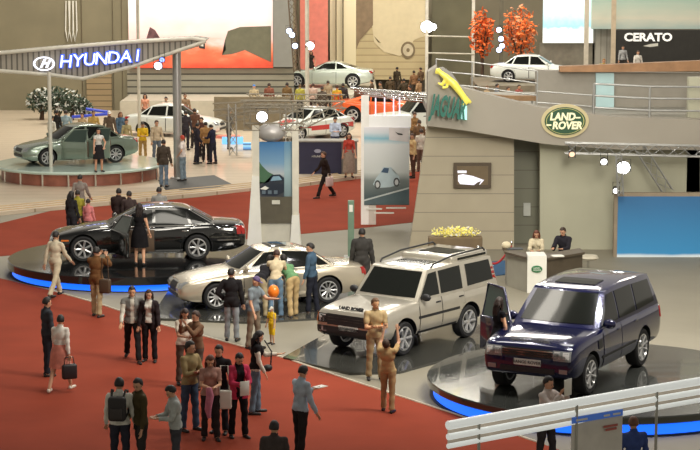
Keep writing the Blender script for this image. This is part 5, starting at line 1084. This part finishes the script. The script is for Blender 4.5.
p = W(273.5, 291.5, J and (M_ @ J['han', 1]).y); b = bmesh.new(); ell(b, (0, 0, 0), (.125, .125, .15), 20, 14); ell(b, (0, 0, -.155), (.02, .02, .02), 8, 5); l = bmesh.new(); hnd = held(M_, J, 1, (0, 0, 0)); tube(l, [(0, 0, -.16), ((hnd.x - p.x) * .5, 0, (hnd.z - p.z) * .55), tuple(hnd - p)], .004, 5)
rig('balloon', 'orange balloon floating above the child in yellow', 'balloon', b, mat((240, 128, 30), .35, noise=0, coat=.4), p, 0, (('string', l, WHITE),))
M_, J = P_(head_at(300, 364, 1.7), 130, 'offer', 'person in a pale blue shirt and dark trousers on the red carpet, back turned', ('shirt', (166, 178, 190)), ('trousers', (44, 40, 40)), H=1.70)
rig('leaflet', 'white leaflet held out by the person in the pale blue shirt', 'leaflet', rbox((-.12, -.08, -.005), (.12, .08, .005), .002, 1), WHITE, held(M_, J, 1, (0, -.08, .02)), .8)
P_(head_at(274, 419, 1.62), 170, 'stand', 'person in dark clothes, only black hair showing, at the bottom edge', ('shirt', (70, 62, 60)), ('trousers', (50, 48, 50)), H=1.62)
P_(head_at(184, 306, 1.62), 20, 'hold', 'person with dark hair and a white blouse standing behind the khaki shirt', ('tee', (216, 206, 190)), ('trousers', (90, 76, 66)), ('long', (50, 32, 26)), H=1.62, fem=True)
P_(head_at(197, 309, 1.64), -50, 'photo', 'person in brown raising both hands behind the khaki shirt', ('shirt', (112, 84, 64)), ('trousers', (84, 74, 66)), ('short', (60, 40, 30)), H=1.64)
P_(g(375, 380), 12, 'crossed', 'person in a khaki shirt and beige trousers standing before the silver off-roader grille', ('tee', (172, 150, 112)), ('trousers', (156, 134, 100)), ('short', (96, 68, 44)), H=1.74, tone=(206, 158, 118))
M_, J = P_(g(388, 412), 165, 'armsup', 'person in beige with both arms raised in front of the silver off-roader', ('tee', (186, 156, 112)), ('trousers', (168, 136, 98)), ('short', (66, 46, 34)), H=1.52)
# around the champagne saloon
P_(g(232, 341), 172, 'hip', 'person in a black jacket and pale jeans watching the champagne saloon', ('jacket', (36, 34, 36)), ('trousers', (140, 146, 150)), H=1.68)
P_(g(260, 319), 150, 'bend', 'person in black stooping at the open window of the champagne saloon', ('shirt', (38, 38, 42)), ('trousers', (176, 160, 128)), H=1.74)
P_(g(276, 319), 176, 'lean', 'person in a cream top and blue jeans leaning at the champagne saloon', ('vest', (204, 188, 156)), ('trousers', (104, 128, 150)), ('short', (60, 36, 28)), H=1.70)
P_(g(293, 318), -150, 'bend', 'person in a green shirt and beige trousers stooping at the champagne saloon', ('tee', (102, 144, 102)), ('trousers', (186, 160, 116)), H=1.74)
P_(g(312, 314), -110, 'look', 'person in a blue denim shirt and black trousers by the champagne saloon rear door', ('shirt', (66, 88, 108)), ('trousers', (38, 40, 50)), H=1.76)
p = g(254, 322); P_(p, 160, 'stand', 'person in tan trousers partly hidden behind the purple cap', ('shirt', (80, 74, 66)), ('trousers', (176, 152, 116)), H=1.6) if 0 else None
# models
M_, J = P_(g(140, 265, .4), 172, 'armside', 'person in a short black dress at the open door of the black saloon', ('dress', (26, 24, 26)), None, ('long', (36, 24, 20)), H=1.68, fem=True, tone=(224, 170, 136))
P_(g(498, 379, .38), 120, 'armside', 'long-haired person in a black dress by the navy off-roader open door', ('dress', (24, 24, 28)), None, ('long', (40, 26, 22)), H=1.66, fem=True, tone=(222, 172, 138))
M_, J = P_(head_at(547, 374, 1.68), 50, 'photo', 'person in a white shirt raising a white paper before the navy off-roader', ('shirt', (204, 192, 186)), ('trousers', (60, 56, 60)), H=1.68)
c = (J['han', 1] + J['han', -1]) / 2; rig('leaflet', 'white leaflet held up beside the navy off-roader front wheel', 'leaflet', rbox((-.11, -.006, -.14), (.11, .006, .14), .002, 1), WHITE, at(M_, c + Vector((0, -.06, .05))), .9)
P_(head_at(634, 415, 1.62), 190, 'stand', 'person with brown hair behind the white rail at the lower right corner', ('shirt', (60, 76, 130)), ('trousers', (50, 50, 60)), ('short', (104, 66, 46)), H=1.62)
# behind the desk and by the pillar
p = G(541, 284); P_(Vector((p.x, p.y + 1.35, 0)), -10, 'sit', 'person with auburn hair in a cream jacket behind the desk', ('jacket', (196, 184, 156)), ('trousers', (60, 56, 56)), ('long', (98, 52, 36)), H=1.62, fem=True)
p = G(569, 283); P_(Vector((p.x, p.y + 1.3, 0)), -30, 'sit', 'person in a dark suit looking down behind the desk', ('jacket', (40, 38, 44)), ('trousers', (40, 38, 44)), ('short', (60, 44, 32)), H=1.70, over=None)
P_(head_at(362, 227, 1.82), 176, 'stand', 'person in a dark grey coat standing beside the slim green pillar sign', ('coat', (60, 58, 56)), ('trousers', (48, 46, 46)), H=1.82)
# on the upper red carpet
M_, J = P_(g(325, 198), -70, 'walk', 'person in black with white and red papers walking past the navy counter', ('shirt', (44, 34, 30)), ('trousers', (38, 32, 30)), ('short', (80, 50, 34)), H=1.72)
bag(M_, J['han', 1] + Vector((0, -.03, .05)), 'white and red carrier bag of the walker by the navy counter', mat((214, 196, 190), .5), .3, .1, .34, .1, .7, 'carrier_bag')
for (u, v, H, fc, po_s, tp, lg_, hr, fm, lab) in (
    (71, 190, 1.66, 150, 'stand', ('shirt', (44, 42, 44)), ('trousers', (44, 42, 46)), ('long', (30, 24, 22)), True, 'person in black at the left of the group behind the black saloon'),
    (77.5, 189, 1.64, 175, 'stand', ('shirt', (158, 150, 58)), ('trousers', (70, 66, 54)), ('short', (40, 30, 26)), True, 'person in a mustard green shirt behind the bonnet of the black saloon'),
    (88, 198, 1.40, 160, 'stand', ('shirt', (214, 130, 128)), ('trousers', (120, 100, 96)), ('short', (40, 28, 24)), True, 'short person in a pink shirt behind the bonnet of the black saloon'),
    (79.5, 172, 1.70, 170, 'walk', ('shirt', (136, 128, 120)), ('trousers', (80, 76, 76)), ('short', (34, 28, 26)), False, 'person in a grey shirt walking below the white round stage'),
    (118, 186, 1.72, 165, 'walkb', ('jacket', (54, 42, 40)), ('trousers', (50, 46, 50)), ('short', (30, 24, 22)), False, 'person in a dark brown jacket behind the roof of the black saloon'),
    (129, 190, 1.64, 170, 'stand', ('shirt', (72, 60, 58)), ('trousers', (58, 54, 58)), ('short', (34, 26, 22)), False, 'person in dull purple standing just right of the dark brown jacket'),
    (159, 186, 1.70, 172, 'stand', ('shirt', (146, 144, 138)), ('trousers', (60, 60, 66)), ('short', (34, 28, 26)), False, 'person in a light grey shirt behind the boot of the black saloon')):
    P_(head_at(u, v, H), fc, po_s, lab, tp, lg_, hr, H=H, fem=fm)
# on the pale floor
Z = .12
for (u, v, H, fc, po_s, tp, lg_, hr, fm, lab) in (
    (164, 187, 1.74, 165, 'stand', ('jacket', (74, 66, 58)), ('trousers', (108, 124, 140)), ('short', (30, 24, 22)), False, 'person in a grey-brown jacket and jeans right of the white round stage'),
    (183, 181, 1.72, -100, 'hip', ('tee', (216, 206, 200)), ('trousers', (126, 142, 152)), ('short', (176, 60, 40)), True, 'person with a red head covering, white top and jeans by the steel column'),
    (143, 161, 1.60, 10, 'hold', ('shirt', (222, 182, 50)), ('trousers', (170, 138, 84)), ('short', (60, 44, 34)), False, 'person in a bright yellow shirt beyond the open car door'),
    (157, 163, 1.74, 30, 'stand', ('shirt', (190, 172, 146)), ('trousers', (104, 112, 124)), ('short', (70, 50, 38)), False, 'person in a beige shirt and jeans left of the steel column'),
    (197, 164, 1.66, 100, 'look', ('jacket', (48, 44, 52)), ('trousers', (44, 42, 50)), ('short', (30, 24, 22)), False, 'person in a navy jacket at the left of the knot right of the steel column'),
    (206, 162, 1.64, 175, 'stand', ('jacket', (164, 124, 80)), ('trousers', (42, 38, 40)), ('short', (40, 28, 22)), False, 'person in a tan jacket in the knot right of the steel column'),
    (213, 164, 1.60, -120, 'hold', ('shirt', (40, 40, 58)), ('trousers', (40, 40, 52)), ('short', (30, 24, 24)), False, 'person in dark blue at the right of the tan jacket'),
    (202, 157, 1.66, -30, 'stand', ('shirt', (90, 60, 54)), ('trousers', (50, 44, 46)), ('short', (36, 26, 22)), False, 'person in maroon half hidden behind the tan jacket'),
    (229, 149, 1.72, 120, 'crossed', ('shirt', (118, 116, 112)), ('trousers', (96, 92, 92)), ('short', (90, 80, 74)), False, 'lone grey visitor standing on the bright pale floor'),
    (186, 150, 1.70, 160, 'stand', ('shirt', (62, 58, 64)), ('trousers', (52, 50, 58)), ('short', (40, 30, 26)), False, 'person in charcoal just right of the steel column, further back'),
    (195, 148, 1.72, -160, 'stand', ('shirt', (104, 74, 60)), ('trousers', (56, 50, 50)), ('short', (48, 34, 28)), False, 'person in russet brown beside the bonnet of the white saloon'),
    (127, 158, 1.62, 20, 'stand', ('shirt', (168, 156, 116)), ('trousers', (120, 108, 92)), ('short', (36, 28, 24)), True, 'person in a straw coloured shirt behind the rear of the green car'),
    (57, 150, 1.72, 150, 'stand', ('shirt', (48, 46, 46)), ('trousers', (50, 50, 56)), ('short', (34, 26, 24)), False, 'person in a dark shirt behind the bonnet of the grey-green saloon'),
    (66, 148, 1.70, 165, 'walk', ('shirt', (160, 182, 192)), ('trousers', (80, 84, 96)), ('short', (40, 30, 26)), False, 'person in a light blue shirt behind the grey-green saloon'),
    (52, 155, 1.66, 140, 'stand', ('shirt', (212, 210, 200)), ('trousers', (80, 76, 76)), ('short', (34, 28, 24)), False, 'person in a white shirt at the left edge by the grey-green saloon bonnet'),
    (83, 151, 1.64, -20, 'stand', ('shirt', (196, 168, 130)), ('trousers', (70, 60, 56)), ('short', (64, 40, 30)), True, 'person in peach directly behind the roof of the grey-green saloon'),
    (94, 149, 1.66, 20, 'stand', ('shirt', (190, 160, 96)), ('trousers', (80, 70, 60)), ('short', (74, 54, 38)), False, 'person in ochre below the blue tubes'),
    (110, 152, 1.76, 10, 'stand', ('shirt', (98, 84, 72)), ('trousers', (80, 76, 72)), ('cap', (226, 222, 214)), False, 'person in a white cap behind the grey-green saloon'),
    (121, 151, 1.68, 30, 'stand', ('jacket', (88, 112, 134)), ('trousers', (80, 84, 94)), ('long', (120, 80, 54)), True, 'person in a denim jacket with light brown hair left of the white saloon'),
    (349, 177.5, 1.70, 5, 'stand', ('blouse', (186, 74, 62)), ('long_skirt', (150, 136, 122)), ('long', (60, 40, 32)), True, 'person in a red top and long grey skirt by the navy counter'),
    (419, 162, 1.72, 170, 'stand', ('shirt', (110, 84, 62)), ('trousers', (90, 72, 58)), ('short', (62, 44, 34)), False, 'person in brown beside the raked edge of the stand wall'),
    (413, 178, 1.70, -60, 'look', ('shirt', (200, 172, 124)), ('trousers', (84, 62, 52)), ('short', (70, 46, 36)), True, 'person in a golden shirt right of the white banner tower'),
    (421, 172, 1.68, 160, 'stand', ('shirt', (206, 198, 184)), ('trousers', (116, 92, 78)), ('short', (56, 40, 32)), False, 'person in an off-white shirt against the raked edge of the stand wall'),
    (414, 151, 1.68, 20, 'hold', ('shirt', (146, 112, 74)), ('trousers', (80, 66, 56)), ('short', (76, 54, 40)), True, 'person in camel brown in front of the white estate car')):
    q = G(u, v, Z); P_(q, fc, po_s, lab, tp, lg_, hr, H=H, fem=fm)
q = G(335, 158, Z); P_(Vector((q.x, q.y, Z)), 10, 'hold', 'person in a white and blue shirt behind the navy counter', ('shirt', (190, 200, 222)), ('trousers', (70, 72, 90)), ('short', (44, 34, 30)), H=1.72)
M_, J = P_(G(99, 172, .67), 30, 'hip', 'person in white and black posing at the open door of the grey-green saloon', ('vest', (206, 206, 200)), ('skirt', (38, 36, 38)), ('long', (26, 22, 22)), H=1.60, fem=True)
# backs of the row at the rear stage
rows = ((254, 84, ('shirt', (176, 160, 130)), ('cap', (60, 130, 214)), 'beige shirt and blue cap'), (269, 82.5, ('jacket', (128, 80, 66)), ('short', (50, 34, 28)), 'reddish brown jacket'), (287, 82, ('jacket', (116, 92, 62)), ('short', (40, 30, 26)), 'olive brown jacket'),
  (300, 83.5, ('shirt', (168, 162, 74)), ('short', (90, 70, 44)), 'yellow-green shirt'), (313, 82.5, ('shirt', (196, 172, 160)), ('short', (70, 50, 44)), 'pale pink shirt'), (322, 86, ('jacket', (84, 74, 66)), ('short', (54, 42, 36)), 'charcoal brown jacket'),
  (328, 80, ('shirt', (160, 142, 116)), ('short', (56, 44, 36)), 'sandy shirt'), (337, 84.5, ('shirt', (196, 164, 60)), ('short', (60, 44, 34)), 'golden yellow shirt'), (343, 82.5, ('jacket', (62, 58, 60)), ('short', (34, 28, 26)), 'black jacket'), (359, 85, ('jacket', (98, 88, 74)), ('short', (44, 34, 30)), 'dull grey jacket'))
for i, (u, v, tp, hr, d_) in enumerate(rows):
    H = 1.68 + .03 * (i % 3); Y = 95.5 - .4 * (i % 2); q = W(u, v, Y); zf = q.z - H
    p = head_at(u, v, H, .12); P_(p, 176 - 7 * (i % 3), 'stand', 'onlooker seen from behind in %s before the white coupe stage' % d_, tp, ('trousers', (60 + 8 * (i % 3), 56, 54)), hr, H=H)
# on and by the rear stage
ZS = 1.0
for i, (u, v, H, tp, hr, fm, lab) in enumerate((
    (145, 93, 1.66, ('vest', (212, 150, 124)), ('long', (60, 40, 32)), True, 'person with bare arms in front of the stage left of the steel column'), (166, 96, 1.66, ('shirt', (204, 180, 162)), ('short', (40, 28, 24)), False, 'person in pale peach before the stage beside the steel column'), (185, 93, 1.70, ('shirt', (150, 124, 100)), ('short', (80, 56, 42)), False, 'person in light brown before the stage right of the steel column'))):
    P_(head_at(u, v, H, .12), 10 * i, 'stand', lab, tp, ('trousers', (90, 76, 66)), hr, H=H, fem=fm)
p = G(311, 80.5, ZS); P_(p, 20, 'hip', 'person in dark clothes posing on the stage behind the white coupe', ('dress', (52, 46, 42)), None, ('long', (60, 42, 34)), H=1.72, fem=True)
for i, (u, v, tp, hr, lab) in enumerate(((397, 66.5, (64, 56, 44), (38, 30, 26), 'tallest dark figure of the far crowd under the beige mural'), (390, 76, (80, 66, 50), (46, 36, 30), 'person in umber left of the tallest dark figure under the mural'), (404, 78, (70, 60, 48), (40, 32, 28), 'person in dark olive right of the tallest dark figure under the mural'),
    (414, 70, (124, 92, 66), (44, 34, 28), 'person in tan brown in the far crowd, nearest the mural wheel'), (421, 67, (94, 74, 56), (40, 30, 26), 'person in cocoa brown in the far crowd beside the tall pale pole'), (419, 78, (150, 120, 90), (50, 38, 30), 'person in light tan at the front of the far crowd by the pale pole'),
    (372, 79, (84, 70, 58), (40, 32, 30), 'person in dim brown just behind the tail of the white coupe'), (381, 81, (110, 94, 76), (42, 34, 30), 'person in grey-tan right of the white coupe tail'), (410, 85, (70, 56, 48), (48, 36, 30), 'person in dark brown low in the far crowd above the chrome canopy'))):
    P_(head_at(u, v, 1.66, .12), 150 + 17 * i, ('stand', 'look', 'hip')[i % 3], lab, ('shirt', tp), ('trousers', (66, 58, 50)), ('short', hr), H=1.66)
for i, (u, v, tp, hr, lab) in enumerate(((604, 58, (206, 178, 96), (150, 110, 66), 'person in golden yellow left of the tan pole at the upper right'), (623, 45, (160, 160, 160), (40, 34, 30), 'person in grey in front of the black lettered panel'), (638, 50, (214, 208, 200), (70, 50, 40), 'person in white in front of the black lettered panel'))):
    zf_ = W(620, 50, 104).z - 1.66; P_(head_at(u, v, 1.66, zf_), 10 * i, 'stand', lab, ('shirt', tp), ('trousers', (60, 56, 54)), ('short', hr), H=1.66)
zq = W(620, 50, 104).z - 1.66
for i, (u, v, tp, hr, lab) in enumerate(((476, 84, (70, 62, 54), (40, 32, 28), 'person in dark brown beyond the steel gallery railing, just right of the cat emblem'), (487, 85, (170, 150, 120), (110, 80, 56), 'person in light sand beyond the middle of the steel gallery railing'), (497, 83, (120, 128, 140), (50, 40, 34), 'person in slate blue beyond the steel gallery railing'),
    (508, 86, (206, 200, 190), (60, 44, 36), 'person in white beyond the steel gallery railing'), (519, 84, (160, 92, 84), (40, 30, 26), 'person in faded red beyond the right end of the steel gallery railing'))):
    P_(head_at(u, v, 1.66, .12), 150 - 30 * i, 'stand', lab, ('shirt', tp), ('trousers', (60, 56, 54)), ('short', hr), H=1.66)
b = BX((W(590, 0, 104).x, 96, 0), (W(740, 0, 104).x, 109.5, zq)); tag(obj('stage', b, [mat((112, 100, 84), .5, noise=.1)]), 'raised stage below the black lettered panel at the upper right', 'stage')
